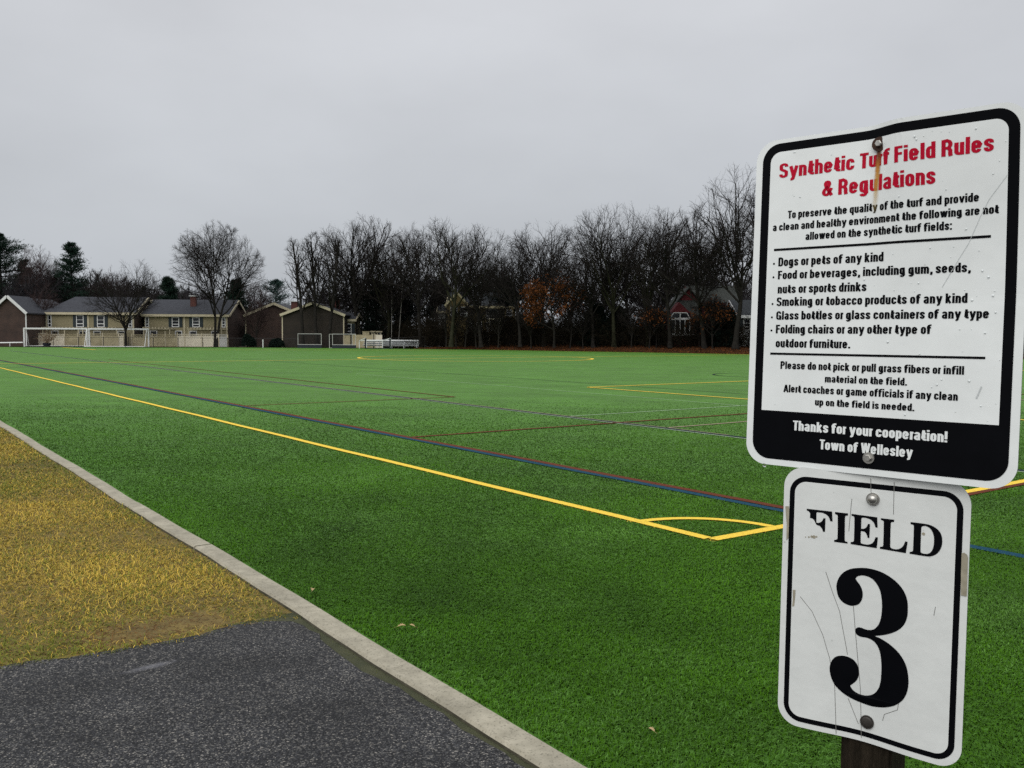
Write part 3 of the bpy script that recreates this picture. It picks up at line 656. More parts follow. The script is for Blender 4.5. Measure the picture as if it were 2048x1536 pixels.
def text_flat(body):
    """one line of bold condensed sans lettering, built from strokes: points, faces and a layer number per point"""
    x, co, po, ly = 0.0, [], [], []
    for ch in body:
        if ch == ' ': x += .225; continue
        st = [sweep(p) for p in GLYPHS[ch]]; x0 = min(v[:, 0].min() for v, _ in st); x1 = max(v[:, 0].max() for v, _ in st)
        for li, (v, f) in enumerate(st):
            k0 = len(co); co += [(px - x0 + x, py) for px, py in v]; ly += [li] * len(v); po += [tuple(i + k0 for i in q) for q in f]
        x += x1 - x0 + (.062 if ch not in 'vwyfrtTAW,.' else .034)
    return co, po, ly
def set_text(body, x0, x1, zb, cap, bend, off, acc, weight=.0):
    co, po, ly = text_flat(body); a0 = min(x for x, _ in co); a1 = max(x for x, _ in co); sx = (x1 - x0) / (a1 - a0); k = len(acc[0])
    for (x, y), l in zip(co, ly):
        X, Z = (x - a0) * sx + x0, y * cap + zb
        acc[0].append((X, -(bend(X, Z) + off + .00006 * l), Z))
    acc[1].extend(tuple(i + k for i in p) for p in po)
def flat_mesh(name, acc, mat, parent, solid=True):
    me = bpy.data.meshes.new(name); me.from_pydata(acc[0], [], acc[1]); me.materials.append(mat); return link(name, me, parent)
def ribbon(acc, pts, w, bend, off):
    for (x0, z0), (x1, z1) in zip(pts[:-1], pts[1:]):
        d = Vector((x1 - x0, z1 - z0)); n_ = Vector((-d.y, d.x)).normalized() * w / 2
        m_ = max(1, int(d.length / .02))
        for i in range(m_):
            p = Vector((x0, z0)) + d * i / m_; q = Vector((x0, z0)) + d * (i + 1) / m_; k = len(acc[0])
            for r_ in (p - n_, q - n_, q + n_, p + n_): acc[0].append((r_.x, -(bend(r_.x, r_.y) + off), r_.y))
            acc[1].append((k, k + 1, k + 2, k + 3))
def disc(acc, x, z, r, bend, off, n=16):
    k = len(acc[0])
    for i in range(n):
        px_, pz_ = x + r * math.cos(2 * PI * i / n), z + r * math.sin(2 * PI * i / n); acc[0].append((px_, -(bend(px_, pz_) + off), pz_))
    acc[1].append(tuple(range(k, k + n)))
def bolt(parent, x, z, bend, r, dome, mhead, mwash, hexa=True, hs=.62):
    y = -bend(x, z) - .0032
    ww = MB(); ww.tube([(x, y + .002, z), (x, y - .0018, z)], r, 20); w_ = ww.build('washer', mwash)
    hd = MB()
    if hexa: hd.tube([(x, y - .0018, z), (x, y - .0075, z), (x, y - .0082, z)], [r * hs, r * hs, r * (hs - .10)], 6)
    else: hd.tube([(x, y - .0018, z)] + [(x, y - .0018 - dome * math.sin(t), z) for t in np.linspace(.15, 1.45, 7)], [r * .8] + [r * .8 * math.cos(t) for t in np.linspace(.15, 1.45, 7)], 18)
    h_ = hd.build('bolt', mhead, parent, smooth=not hexa); w_.parent = h_
    return h_

def rules_sign():
    root = thing('field_rules_sign', 'large white rules sign with red heading and black footer, on top of the post', 'sign', (.63261, 1.58669, .06384 + CAM_H))
    root.rotation_euler = rot3(-.73229, -.0334, .00175).to_euler()
    B = bend_up
    plate('sign_panel', rr_rows(.468, .610, .040, .040), B, M['alu'], M['sign_white'], root)
    def ring(w, h, r0, cz, off, name, mat):
        rows = rr_rows(w, h, r0, r0); vs, fs = lay(rows, B, off, 0, cz)
        me = bpy.data.meshes.new(name); me.from_pydata(vs, [], fs); me.materials.append(mat); return link(name, me, root)
    ring(.4415, .591, .034, .0020, .0017, 'black_border', M['sign_black'])
    # white field inside the border: rounded at the top, square at the bottom
    zt, zb_ = .2815, -.2025; h_ = zt - zb_
    rows = rr_rows(.4090, h_, .020, 0)
    vs, fs = lay(rows, B, .0023, .0, (zt + zb_) / 2)
    me = bpy.data.meshes.new('white_panel'); me.from_pydata(vs, [], fs); me.materials.append(M['sign_white']); link('white_panel', me, root)
    red, blk, wht = ([], []), ([], []), ([], [])
    for body, (x0, x1, zb, cap) in SIGN['lines'].items():
        if body.startswith('rule'):
            ribbon(blk, [(x0, zb + cap / 2), (x1, zb + cap / 2)], cap, B, .0029); continue
        acc, off = (red, .0029) if 'Synthetic' in body or 'Regul' in body else ((wht, .0024) if 'Thanks' in body or 'Town' in body else (blk, .0029))
        set_text(body, x0, x1, zb, cap, B, off, acc, .05 if acc is wht else .062)
    for x, z in ((-.1903, .0732), (-.1903, .0479), (-.1902, -.0022), (-.1903, -.0273), (-.1903, -.0519)): disc(blk, x, z, .0019, B, .0029)
    flat_mesh('red_lettering', red, M['sign_red'], root); flat_mesh('black_lettering', blk, M['sign_black'], root); flat_mesh('white_lettering', wht, M['sign_white'], root)
    # rust run below the upper bolt
    m = bpy.data.materials.new('rust_run'); m.use_nodes = True; N, L = m.node_tree.nodes, m.node_tree.links
    b = N['Principled BSDF']; b.inputs['Roughness'].default_value = .7
    t = N.new('ShaderNodeTexCoord'); sp = N.new('ShaderNodeSeparateXYZ'); L.new(t.outputs['Object'], sp.inputs[0])
    g = N.new('ShaderNodeMapRange'); g.inputs['From Min'].default_value = .145; g.inputs['From Max'].default_value = .265; L.new(sp.outputs['Z'], g.inputs[0])
    r = N.new('ShaderNodeValToRGB'); el = r.color_ramp.elements; el[0].position = 0; el[0].color = (.60, .48, .18, 1); el[1].position = 1; el[1].color = (.05, .012, .004, 1)
    for p_, c_ in ((.45, (.62, .36, .05)), (.70, (.50, .20, .02)), (.86, (.20, .05, .006))):
        q = el.new(p_); q.color = (*c_, 1)
    L.new(g.outputs[0], r.inputs[0]); L.new(r.outputs[0], b.inputs['Base Color'])
    # opacity: widest soft edge, fading downwards
    cx = N.new('ShaderNodeMath'); cx.operation = 'MULTIPLY_ADD'; cx.inputs[1].default_value = .055; cx.inputs[2].default_value = -.0145; L.new(sp.outputs['Z'], cx.inputs[0])   # centre drifts with height
    dx = N.new('ShaderNodeMath'); dx.operation = 'SUBTRACT'; L.new(sp.outputs['X'], dx.inputs[0]); L.new(cx.outputs[0], dx.inputs[1])
    ab = N.new('ShaderNodeMath'); ab.operation = 'ABSOLUTE'; L.new(dx.outputs[0], ab.inputs[0])
    ns = N.new('ShaderNodeTexNoise'); ns.inputs['Scale'].default_value = 110; L.new(t.outputs['Object'], ns.inputs['Vector'])
    nn = N.new('ShaderNodeMath'); nn.operation = 'MULTIPLY_ADD'; nn.inputs[1].default_value = .004; nn.inputs[2].default_value = -.002; L.new(ns.outputs['Fac'], nn.inputs[0])
    ad = N.new('ShaderNodeMath'); ad.operation = 'ADD'; L.new(ab.outputs[0], ad.inputs[0]); L.new(nn.outputs[0], ad.inputs[1])
    e1 = N.new('ShaderNodeMapRange'); e1.inputs['From Min'].default_value = .0015; e1.inputs['From Max'].default_value = .0062; e1.inputs['To Min'].default_value = 1; e1.inputs['To Max'].default_value = 0; L.new(ad.outputs[0], e1.inputs[0])
    e2 = N.new('ShaderNodeMapRange'); e2.inputs['From Min'].default_value = .15; e2.inputs['From Max'].default_value = .225; e2.inputs['To Max'].default_value = .92; L.new(sp.outputs['Z'], e2.inputs[0])
    al = N.new('ShaderNodeMath'); al.operation = 'MULTIPLY'; L.new(e1.outputs[0], al.inputs[0]); L.new(e2.outputs[0], al.inputs[1])
    L.new(al.outputs[0], b.inputs['Alpha'])
    decal('rust_run', [[(x, z) for x in np.linspace(-.017, .012, 8)] for z in np.linspace(.14, .268, 24)], B, .0035, m, root)
    bolt(root, .0001, .2695, B, .0125, 0, M['bolt'], M['rust'], hs=.46)
    bolt(root, .0011, -.2745, B, .0100, 0, M['bolt'], M['bolt'])
    fs_ = material('faint_scratch', (.50, .53, .53), .7)
    for pts, w in (([(.2040, .1928), (.1788, .1582), (.1663, .132), (.1498, .0906), (.1378, .0703), (.11, .02)], .0007), ([(.1768, -.1414), (.1698, -.1615)], .0022)):
        sc = ([], []); ribbon(sc, pts, w, B, .0031); flat_mesh('scratch', sc, fs_, root)
    # rain drops standing on the panel
    rg = random.Random(8); dr = MB(); nd = 0
    while nd < 64:
        x, z = rg.uniform(-.203, .202), rg.uniform(-.198, .278)
        if rg.random() > .25 + .75 * (x + .228) / .456: continue
        if any(a - .004 < x < b_ + .004 and c_ - .35 * d_ < z < c_ + 1.15 * d_ for a, b_, c_, d_ in SIGN['lines'].values()): continue
        r_ = .0006 + .0013 * rg.random() ** 2.2; y = -B(x, z) - .0031
        k = len(dr.v); nr = 8
        for ri, hh in ((1, 0), (.8, .30), (.45, .48)):
            for j in range(nr):
                an = 2 * PI * j / nr; dr.v.append((x + r_ * ri * math.cos(an), y - r_ * hh, z + r_ * ri * math.sin(an) * 1.15 - .1 * r_ * hh))
        dr.v.append((x, y - r_ * .52, z))
        for q in range(2):
            for j in range(nr): dr.f.append((k + q * nr + j, k + q * nr + (j + 1) % nr, k + (q + 1) * nr + (j + 1) % nr, k + (q + 1) * nr + j))
        for j in range(nr): dr.f.append((k + 2 * nr + j, k + 2 * nr + (j + 1) % nr, k + 3 * nr))
        nd += 1
    m = bpy.data.materials.new('water'); m.use_nodes = True; b = m.node_tree.nodes['Principled BSDF']
    b.inputs['Transmission Weight'].default_value = 1; b.inputs['IOR'].default_value = 1.33; b.inputs['Roughness'].default_value = .02
    mw = bpy.data.materials.new('water_film'); mw.use_nodes = True; mw.node_tree.nodes['Principled BSDF'].inputs['Base Color'].default_value = (.74, .78, .78, 1); mw.node_tree.nodes['Principled BSDF'].inputs['Roughness'].default_value = .08
    o = dr.build('raindrops', mw, root, smooth=True); tag(o, kind='stuff')
    # the drop hanging at the lower left corner
    hd = MB(); hd.tube([(-.1954, -.0003, -.3040), (-.1954, -.0003, -.3062), (-.1954, -.0003, -.3085), (-.1954, -.0003, -.3102), (-.1954, -.0003, -.3108)], [.0028, .0034, .0034, .0022, .0006], 12)
    hd.build('water_drop', m, root, smooth=True)
rules_sign()

def catmull(pts, sub=3):
    """smooths a traced outline but keeps its real corners"""
    out = []; n = len(pts)
    for i in range(n):
        p0, p1, p2, p3 = (Vector(pts[(i + k) % n]) for k in (-1, 0, 1, 2))
        def sharp(a, b, c): return (b - a).normalized().dot((c - b).normalized()) < .55
        t1 = Vector((0, 0)) if sharp(p0, p1, p2) else (p2 - p0) / 2
        t2 = Vector((0, 0)) if sharp(p1, p2, p3) else (p3 - p1) / 2
        L_ = (p2 - p1).length
        if t1.length > L_: t1 = t1.normalized() * L_
        if t2.length > L_: t2 = t2.normalized() * L_
        if t1.length == 0: t1 = (p2 - p1) * 1.0 - t2 * 0
        if t2.length == 0: t2 = (p2 - p1) * 1.0
        for k in range(sub):
            t = k / sub; out.append((2 * t ** 3 - 3 * t * t + 1) * p1 + (t ** 3 - 2 * t * t + t) * t1 + (-2 * t ** 3 + 3 * t * t) * p2 + (t ** 3 - t * t) * t2)
    return out

def number_sign():
    KS = 1.045                                             # bolted just in front of the same post
    P0 = Vector((.604716, 1.510595, -.463726)) * KS
    root = thing('field_number_sign', 'smaller white sign reading FIELD 3, scratched and peeling, below the rules sign', 'sign', (P0.x, P0.y, P0.z + CAM_H))
    root.rotation_euler = rot3(-.65326, -.01177, .00368).to_euler()
    root.scale = (KS, KS, KS)
    B = bend_lo
    plate('sign_panel', [[(x, z + (.006 if z > .1 else 0)) for x, z in r_] for r_ in rr_rows(.3025, .4573, .036, .036)], B, M['alu'], M['sign_white_low'], root)
    def rrl(w, h, r0, cx, cz, off, name, mat):
        vs, fs = lay(rr_rows(w, h, r0, r0), B, off, cx, cz)
        me = bpy.data.meshes.new(name); me.from_pydata(vs, [], fs); me.materials.append(mat); return link(name, me, root)
    rrl(.2810, .4380, .030, .0, 0.0, .0016, 'black_border', M['sign_black'])
    rrl(.2625, .4200, .021, .0, 0.0, .0021, 'white_panel', M['sign_white_low'])
    cu = bpy.data.curves.new('numerals', 'CURVE'); cu.dimensions = '2D'; cu.fill_mode = 'FRONT'
    for k, pts in SIGN['glyph'].items():
        pp = catmull(pts, 4)
        sp = cu.splines.new('POLY'); sp.points.add(len(pp) - 1); sp.use_cyclic_u = True
        for p_, q in zip(sp.points, pp): p_.co = (q.x * 100, q.y * 100, 0, 1)
    o = bpy.data.objects.new('numerals', cu); C.objects.link(o); bpy.context.view_layer.update()
    me0 = o.evaluated_get(bpy.context.evaluated_depsgraph_get()).to_mesh(); acc = ([], [])
    for v in me0.vertices: acc[0].append((v.co.x / 100, -(B(v.co.x / 100, v.co.y / 100) + .0026), v.co.y / 100))
    for p in me0.polygons: acc[1].append(tuple(p.vertices))
    bpy.data.objects.remove(o)
    flat_mesh('black_lettering', acc, M['sign_black'], root)
    for pts in ([(-.0727, .0573), (-.0605, .0248), (-.0471, -.0072), (-.0361, -.0606), (-.0325, -.0808)], [(-.1163, .0059), (-.0946, -.0164), (-.0747, -.0546), (-.0621, -.0942), (-.0531, -.1418), (-.0491, -.2260)],
                [(-.0242, .0069), (-.018, -.0567), (-.0106, -.1354), (-.0075, -.2222)], [(-.0307, -.1579), (-.013, -.1993)], [(.0533, -.1416), (.0514, -.1556), (.0302, -.1697), (.0272, -.182)],
                [(-.0327, .1896), (-.0345, .16), (-.0359, .1333)], [(.0348, .2256), (.0354, .1713)], [(-.0031, .2282), (-.0014, .2034)], [(.105, .03), (.103, .015)]): 
        sc = ([], []); ribbon(sc, pts, .0009, B, .0024); flat_mesh('scratch', sc, M['scratch'], root)
    for ring in ([(-.1477, .1625), (-.1415, .1635), (-.1404, .158), (-.1403, .1075), (-.1438, .102), (-.1440, .130)], [(-.1297, .0155), (-.1247, .016), (-.1250, .004), (-.1262, -.0135), (-.1299, -.0144), (-.1290, 0)],
                 [(.1403, .1225), (.1440, .1245), (.1482, .1216), (.1496, .118), (.1499, .0552), (.1415, .0555), (.1405, .09)]):
        tp = ([], []); k = 0
        for x, z in ring: tp[0].append((x, -(B(x, z) + .0025), z))
        tp[1].append(tuple(range(k, k + len(ring)))); flat_mesh('tape_residue', tp, M['tape'], root)
    for x, z, r_ in ((-.104, .1135, .0016), (-.099, .1150, .0022), (-.095, .1150, .0030), (-.0905, .1160, .0016), (.0828, .1457, .0026), (-.110, .1128, .001)):
        tp = ([], []); disc(tp, x, z, r_, B, .0025, 9); flat_mesh('dirt_spot', tp, M['tape'], root)
    bolt(root, .0022, .1931, B, .0108, .008, M['bolt'], M['bolt'], hexa=False)
    bolt(root, .0018, -.1916, B, .0115, .002, M['bolt_dark'], M['bolt_dark'], hexa=False)
number_sign()

M['post_wood'] = material('weathered_post_wood', (.010, .008, .005), .95, spec=.1, col2=(.040, .031, .021), scale=9, bump=.7, bscale=40, stretch=(12, 12, 1.2))
nrm = Vector((math.sin(-.69), -math.cos(-.69), 0))
post = MB().box(-.0445, .0445, -.0445, .0445, -.3, 1.98).build('sign_post', M['post_wood'], bevel=.004)
pc = Vector((.6330, 1.5855, 0)) - nrm * .0535
post.location = (pc.x, pc.y, 0); post.rotation_euler = (0, 0, -.69)
tag(post, 'dark square wooden post carrying the two signs', 'post')

# ------------------------------------------------------------------ trees
def unit(a): return a / np.maximum(1e-9, np.linalg.norm(a, axis=-1, keepdims=True))
def grow(rg, st, di, ln, r0, S, wob, trop, taper):
    """N branches grown together: points (N,S,3) and radii (N,S)"""
    n = len(st); P = np.zeros((n, S, 3)); P[:, 0] = st; d = di.copy()
    for i in range(1, S):
        d = unit(d + rg.normal(0, wob, (n, 3)) + np.array([0, 0, trop]))
        P[:, i] = P[:, i - 1] + d * (ln / (S - 1))[:, None]
    t = np.linspace(0, 1, S)[None]
    return P, r0[:, None] * (1 - t * (1 - taper))
def fork(rg, P, R, ln, num, t0, t1, ang, lf, rf, jit=.35, up_bias=0.0):
    """children of every branch: starts, directions, lengths, radii"""
    n, S, _ = P.shape
    t = t0 + (t1 - t0) * (np.arange(num)[None] + rg.random((n, num))) / num
    x = t * (S - 1); i = np.minimum(S - 2, x.astype(int)); f = (x - i)[..., None]
    idx = np.arange(n)[:, None]
    st = P[idx, i] * (1 - f) + P[idx, i + 1] * f
    tg = unit(P[idx, i + 1] - P[idx, i])
    rr = R[idx, i] * (1 - f[..., 0]) + R[idx, i + 1] * f[..., 0]
    az = rg.random((n, 1)) * 2 * PI + np.arange(num)[None] * 2.4 + rg.normal(0, .5, (n, num))
    ref = np.where(np.abs(tg[..., 2:3]) < .9, np.array([0, 0, 1.0]), np.array([1.0, 0, 0]))
    u_ = unit(np.cross(tg, ref)); w_ = np.cross(tg, u_)
    a = np.radians(ang) * (1 + rg.normal(0, .25, (n, num)))
    d = tg * np.cos(a)[..., None] + (u_ * np.cos(az)[..., None] + w_ * np.sin(az)[..., None]) * np.sin(a)[..., None]
    d = unit(d + np.array([0, 0, up_bias]))
    L = ln[:, None] * lf * (1.15 - .55 * t) * (1 + rg.normal(0, jit * .5, (n, num)))
    return st.reshape(-1, 3), d.reshape(-1, 3), np.maximum(.15, L).reshape(-1), (rr * rf).reshape(-1)
def tubes(P, R, k):
    n, S, _ = P.shape
    T = np.zeros_like(P); T[:, 1:-1] = P[:, 2:] - P[:, :-2]; T[:, 0] = P[:, 1] - P[:, 0]; T[:, -1] = P[:, -1] - P[:, -2]; T = unit(T)
    t0 = unit(P[:, -1] - P[:, 0])[:, None, :]
    ref = np.where(np.abs(t0[..., 2:3]) < .8, np.array([0, 0, 1.0]), np.array([1.0, 0, 0]))
    u_ = unit(np.cross(T, np.broadcast_to(ref, T.shape))); w_ = np.cross(T, u_)
    an = np.arange(k) * 2 * PI / k
    V = P[:, :, None] + (u_[:, :, None] * np.cos(an)[None, None, :, None] + w_[:, :, None] * np.sin(an)[None, None, :, None]) * R[:, :, None, None]
    b = (np.arange(n) * S * k)[:, None, None]; i = (np.arange(S - 1) * k)[None, :, None]; j = np.arange(k)[None, None]; j2 = (j + 1) % k
    Q = np.stack([b + i + j, b + i + j2, b + i + k + j2, b + i + k + j], -1).reshape(-1, 4)
    return V.reshape(-1, 3), Q
def join(parts):
    V, Q, k = [], [], 0
    for v, q in parts: V.append(v); Q.append(q + k); k += len(v)
    return np.concatenate(V), np.concatenate(Q)
def envelope(st, di, cz, rx, rz):
    """distance from st along di to the ellipsoid that bounds the crown"""
    s = np.array([rx, rx, rz]); o = (st - np.array([0, 0, cz])) / s; d = di / s
    A = (d * d).sum(1); B = (o * d).sum(1); Cc = (o * o).sum(1) - 1
    disc = B * B - A * Cc
    return np.where(disc > 0, (-B + np.sqrt(np.maximum(disc, 0))) / A, .3)
def bare_tree_geo(seed, H=16.0, Wd=9.0, style='oak', fine=1.0, twig=.0115, trunks=1):
    """trunk part and crown part of a leafless tree, its crown filling a rounded envelope"""
    rg = np.random.default_rng(seed)
    cfg = dict(oak=dict(tl=.66, t0=.34, limbs=13, ang=48, cb=.22), vase=dict(tl=.40, t0=.55, limbs=13, ang=42, cb=.22),
               slim=dict(tl=.95, t0=.30, limbs=13, ang=34, cb=.24), spread=dict(tl=.34, t0=.42, limbs=12, ang=52, cb=.18))[style]
    cb = cfg['cb'] * H; cz = cb + (H - cb) * .45; rz = H - cz; rx = Wd / 2 * 1.08
    n0 = trunks
    st = np.zeros((n0, 3)); di = unit(np.stack([rg.normal(0, .05, n0), rg.normal(0, .05, n0), np.ones(n0)], 1))
    if n0 > 1:
        for i in range(n0): di[i] = unit(np.array([.08 * math.cos(i * 2 * PI / n0), .06 * math.sin(i * 2 * PI / n0 + seed), 1.0])); st[i, 0] = .10 * math.cos(i * 2 * PI / n0)
    ln = np.full(n0, H * cfg['tl']) * (1 + rg.normal(0, .04, n0)); r0 = np.full(n0, H * .0165 / n0 ** .4)
    P0, R0 = grow(rg, st, di, ln, r0, 10, .035, .03, .40)
    R0[:, 0] *= 1.4
    tr, cr = [tubes(P0, R0, 8)], []
    s, d, l, r = fork(rg, P0, R0, ln, cfg['limbs'] if n0 == 1 else max(7, cfg['limbs'] // n0 + 2), cfg['t0'], 1.0, cfg['ang'], .5, .56, .3, .25)
    l = np.maximum(1.0, envelope(s, unit(d + np.array([0, 0, .22])), cz, rx, rz) * rg.uniform(.72, 1.0, len(s)))
    r = np.minimum(r * 1.1, .018 + l * .022)
    P1, R1 = grow(rg, s, d, l, r, 10, .085, .035, .34)
    tr.append(tubes(P1, R1, 6))
    def level(P, R, l, num, t0, ang, lf, rmin, wob, S, k, rmax=9, rfac=.6):
        s, d, L, r = fork(rg, P, R, l, num, t0, 1.0, ang, lf, rfac)
        L = np.minimum(L, np.maximum(.35, envelope(s, d, cz, rx * 1.03, rz * 1.03) * rg.uniform(.75, 1.12, len(s))))
        Pn, Rn = grow(rg, s, d, L, np.clip(r, rmin, rmax), S, wob, .04, .42)
        cr.append(tubes(Pn, Rn, k)); return Pn, Rn, L
    P2, R2, l2 = level(P1, R1, l, max(4, int(9 * fine ** .5)), .16, 38, .56, twig * 2.4, .10, 6, 4, 9, .74)
    P3, R3, l3 = level(P2, R2, np.maximum(l2, 1.2), max(4, int(7 * fine ** .5)), .15, 38, .48, twig * 1.4, .10, 4, 3)
    P4, R4, _ = level(P3, R3, np.maximum(l3, .95), max(3, int(4.0 * fine)), .15, 38, .62, twig * .6, .12, 3, 3, twig * .95, .7)
    return join(tr), join(cr), P4
M['bark'] = material('bark', (.012, .011, .010), .95, col2=(.030, .027, .024), spec=.08, scale=3, bump=.5, bscale=12)
M['twig'] = material('twig', (.014, .012, .012), .95, col2=(.026, .022, .020), spec=.08, scale=2)
M['bark_olive'] = material('mossy_bark', (.016, .017, .010), .95, col2=(.036, .036, .022), spec=.08, scale=3)
M['twig_red'] = material('reddish_twig', (.034, .022, .022), .95, col2=(.058, .040, .038), spec=.08, scale=2)
M['birch'] = material('pale_bark', (.12, .115, .10), .9, col2=(.26, .25, .23), scale=4)
M['needles'] = material('pine_needles', (.009, .022, .015), .8, col2=(.022, .044, .030), spec=.08, scale=1.2)
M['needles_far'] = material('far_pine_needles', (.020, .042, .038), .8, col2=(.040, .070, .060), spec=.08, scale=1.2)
M['needles_dark'] = material('dark_needles', (.004, .008, .007), .85, col2=(.010, .018, .013), spec=.08, scale=1.2)
M['rust_leaf'] = material('rust_leaves', (.055, .018, .006), .8, col2=(.135, .046, .012), spec=.08, scale=3)

LIB = {}
def tree_meshes(key, seed, H, Wd, style, fine=1.0, twig=.0115, trunks=1, bark='bark', tw='twig', leaves=0, leaf_lo=0.0):
    if key in LIB: return LIB[key]
    tr, cr, P4 = bare_tree_geo(seed, H, Wd, style, fine, twig, trunks)
    tips = P4[:, -1].copy()
    out = [quad_mesh('trunk', tr[0], tr[1], M[bark], smooth=True), quad_mesh('crown', cr[0], cr[1], M[tw])]
    if leaves:
        rg = np.random.default_rng(seed + 1)
        hh = tips[:, 2] / tips[:, 2].max()
        wgt = np.clip((.95 - hh) / .4, .06, 1) if leaf_lo == 0 else np.ones(len(tips))
        clump = (np.sin(tips[:, 0] * 1.7 + seed) + np.sin(tips[:, 2] * 2.1) + np.sin(tips[:, 1] * 1.9)) > -.2
        p = wgt * (.15 + .85 * clump); p /= p.sum()
        c = tips[rg.choice(len(tips), leaves, p=p)] + rg.normal(0, .16, (leaves, 3))
        out.append(leaf_mesh(rg, c, .07, .18, M['rust_leaf'], 'foliage'))
    LIB[key] = out; return out
def leaf_mesh(rg, c, s0, s1, mat, name):
    n = len(c); sz = s0 + (s1 - s0) * rg.random(n)
    d1 = unit(rg.normal(0, 1, (n, 3))); d2 = unit(np.cross(d1, rg.normal(0, 1, (n, 3))))
    V = np.stack([c - d1 * sz[:, None], c + d2 * sz[:, None] * .45, c + d1 * sz[:, None], c - d2 * sz[:, None] * .45], 1).reshape(-1, 3)
    return quad_mesh(name, V, np.arange(n * 4).reshape(-1, 4), mat)
def place_tree(name, meshes, px, D, label, cat='tree', group=None, rz=0.0, sc=1.0, z=-.15, x=None):
    o = thing(name, label, cat, (col(px, D) if x is None else x, D, z), rz, group)
    o.scale = (sc, sc, sc)
    for me, nm in zip(meshes, ('trunk', 'crown', 'foliage')): link(nm, me, o)
    return o
def conifer_meshes(key, seed, H, Wd, mat='needles', open_=0.5, base=.12, dens=1.0, flat=False):
    """trunk, and boughs carrying sprays of needles, uneven and open"""
    if key in LIB: return LIB[key]
    rg = np.random.default_rng(seed)
    zz = []; z = H * base
    while z < H * .985: zz.append(z); z += H * (.030 + .022 * rg.random()) * (1.15 - .5 * z / H)
    st, di, ln = [], [], []
    for z in zz:
        t = (z - H * base) / (H * (1 - base))
        prof = (1 - t) ** .75 * (.62 + .38 * min(1, t * 5)) if not flat else (math.sin(PI * min(1, .15 + t * .9)) ** .6)
        for k in range(rg.integers(5, 8)):
            a = rg.random() * 2 * PI; L = Wd / 2 * prof * (.5 + .75 * rg.random()) + .25
            if rg.random() < open_ * .25: continue
            st.append((0, 0, z)); di.append((math.cos(a), math.sin(a), .30 - .45 * (1 - t) + rg.normal(0, .12))); ln.append(L)
    st, di, ln = np.array(st), unit(np.array(di)), np.array(ln)
    P, R = grow(rg, st, di, ln, .018 * ln + .02, 6, .07, .07, .3)
    tr = join([tubes(np.array([[[0, 0, -.2], [.03 * H * rg.normal(0, .3), 0, H * .4], [0, .02 * H * rg.normal(0, .3), H * .75], [0, 0, H]]]), np.array([[H * .017, H * .012, H * .006, .03]]), 8), tubes(P, R, 4)])
    # sprays
    cen, dr = [], []
    m = int(30 * dens)
    for i in range(1, 6):
        k = max(1, int(m * (i / 5) ** .5)); c = P[:, i][:, None] + rg.normal(0, 1, (len(P), k, 3)) * (np.minimum(.42, ln * .16) + .06)[:, None, None] * np.array([1, 1, .5]); cen.append(c.reshape(-1, 3))
        dr.append(np.repeat(unit(P[:, i] - P[:, i - 1])[:, None], k, 1).reshape(-1, 3))
    c = np.concatenate(cen); d = unit(np.concatenate(dr) + rg.normal(0, .55, c.shape) + np.array([0, 0, .35]))
    n = len(c); L = .22 + .30 * rg.random(n); w = unit(np.cross(d, rg.normal(0, 1, (n, 3)))) * (.030 + .03 * rg.random((n, 1)))
    V = np.stack([c - w, c + w, c + d * L[:, None]], 1).reshape(-1, 3)
    out = [quad_mesh('trunk', tr[0], tr[1], M['bark'], smooth=True), tri_mesh('crown', V, np.arange(n * 3).reshape(-1, 3), M[mat])]
    LIB[key] = out; return out

G1 = 'bare trees along the far edge of the field'
GE = 'evergreens behind the houses'
def Ht(px, py, D): return alt(px, py, D) + .15
def bt(px, D, top, wpx, style, seed, label, sc=1, name='bare_tree', group=G1, z=-.15, **k):
    H = alt(px, top, D) - z
    return place_tree(name, tree_meshes('t%d' % seed, seed, H, wpx / F_PX * D, style, **k), px, D, label, 'tree', group, z=z)
# left of the gap
bt(252, 118.5, 511, 150, 'spread', 101, 'bare tree with several low spreading limbs, standing among the goals before the cream fence', trunks=1)
bt(432, 124.0, 454, 190, 'oak', 102, 'big round bare tree with a double trunk beside the right end of the cream house', trunks=2, fine=1.7)
bt(76, 146, 494, 104, 'vase', 103, 'reddish bare tree with a bushy round head, between the two tall pines', tw='twig_red', fine=1.7, group='bare trees behind the houses')
bt(188, 150, 522, 84, 'vase', 104, 'thin bare tree just right of the pointed pine', tw='twig_red', fine=1.4, group='bare trees behind the houses')
bt(232, 152, 536, 80, 'vase', 105, 'reddish bare tree behind the roof with the raised gable', tw='twig_red', group='bare trees behind the houses')
bt(82, 126, 560, 60, 'vase', 106, 'small bare tree beside the dark brick end wall', tw='twig_red', group='bare trees behind the houses', fine=.8)
bt(330, 150, 540, 80, 'vase', 107, 'low bare tree behind the roof left of the brick chimney', group='bare trees behind the houses', fine=.8)
bt(508, 142, 566, 84, 'vase', 108, 'small reddish bare tree in the gap between cream and brick houses', tw='twig_red', group='bare trees behind the houses', fine=1.3)
bt(512, 124, 600, 60, 'vase', 109, 'low bare sapling in front of the smaller brick gable', tw='twig_red', group='bare trees behind the houses', fine=.7)
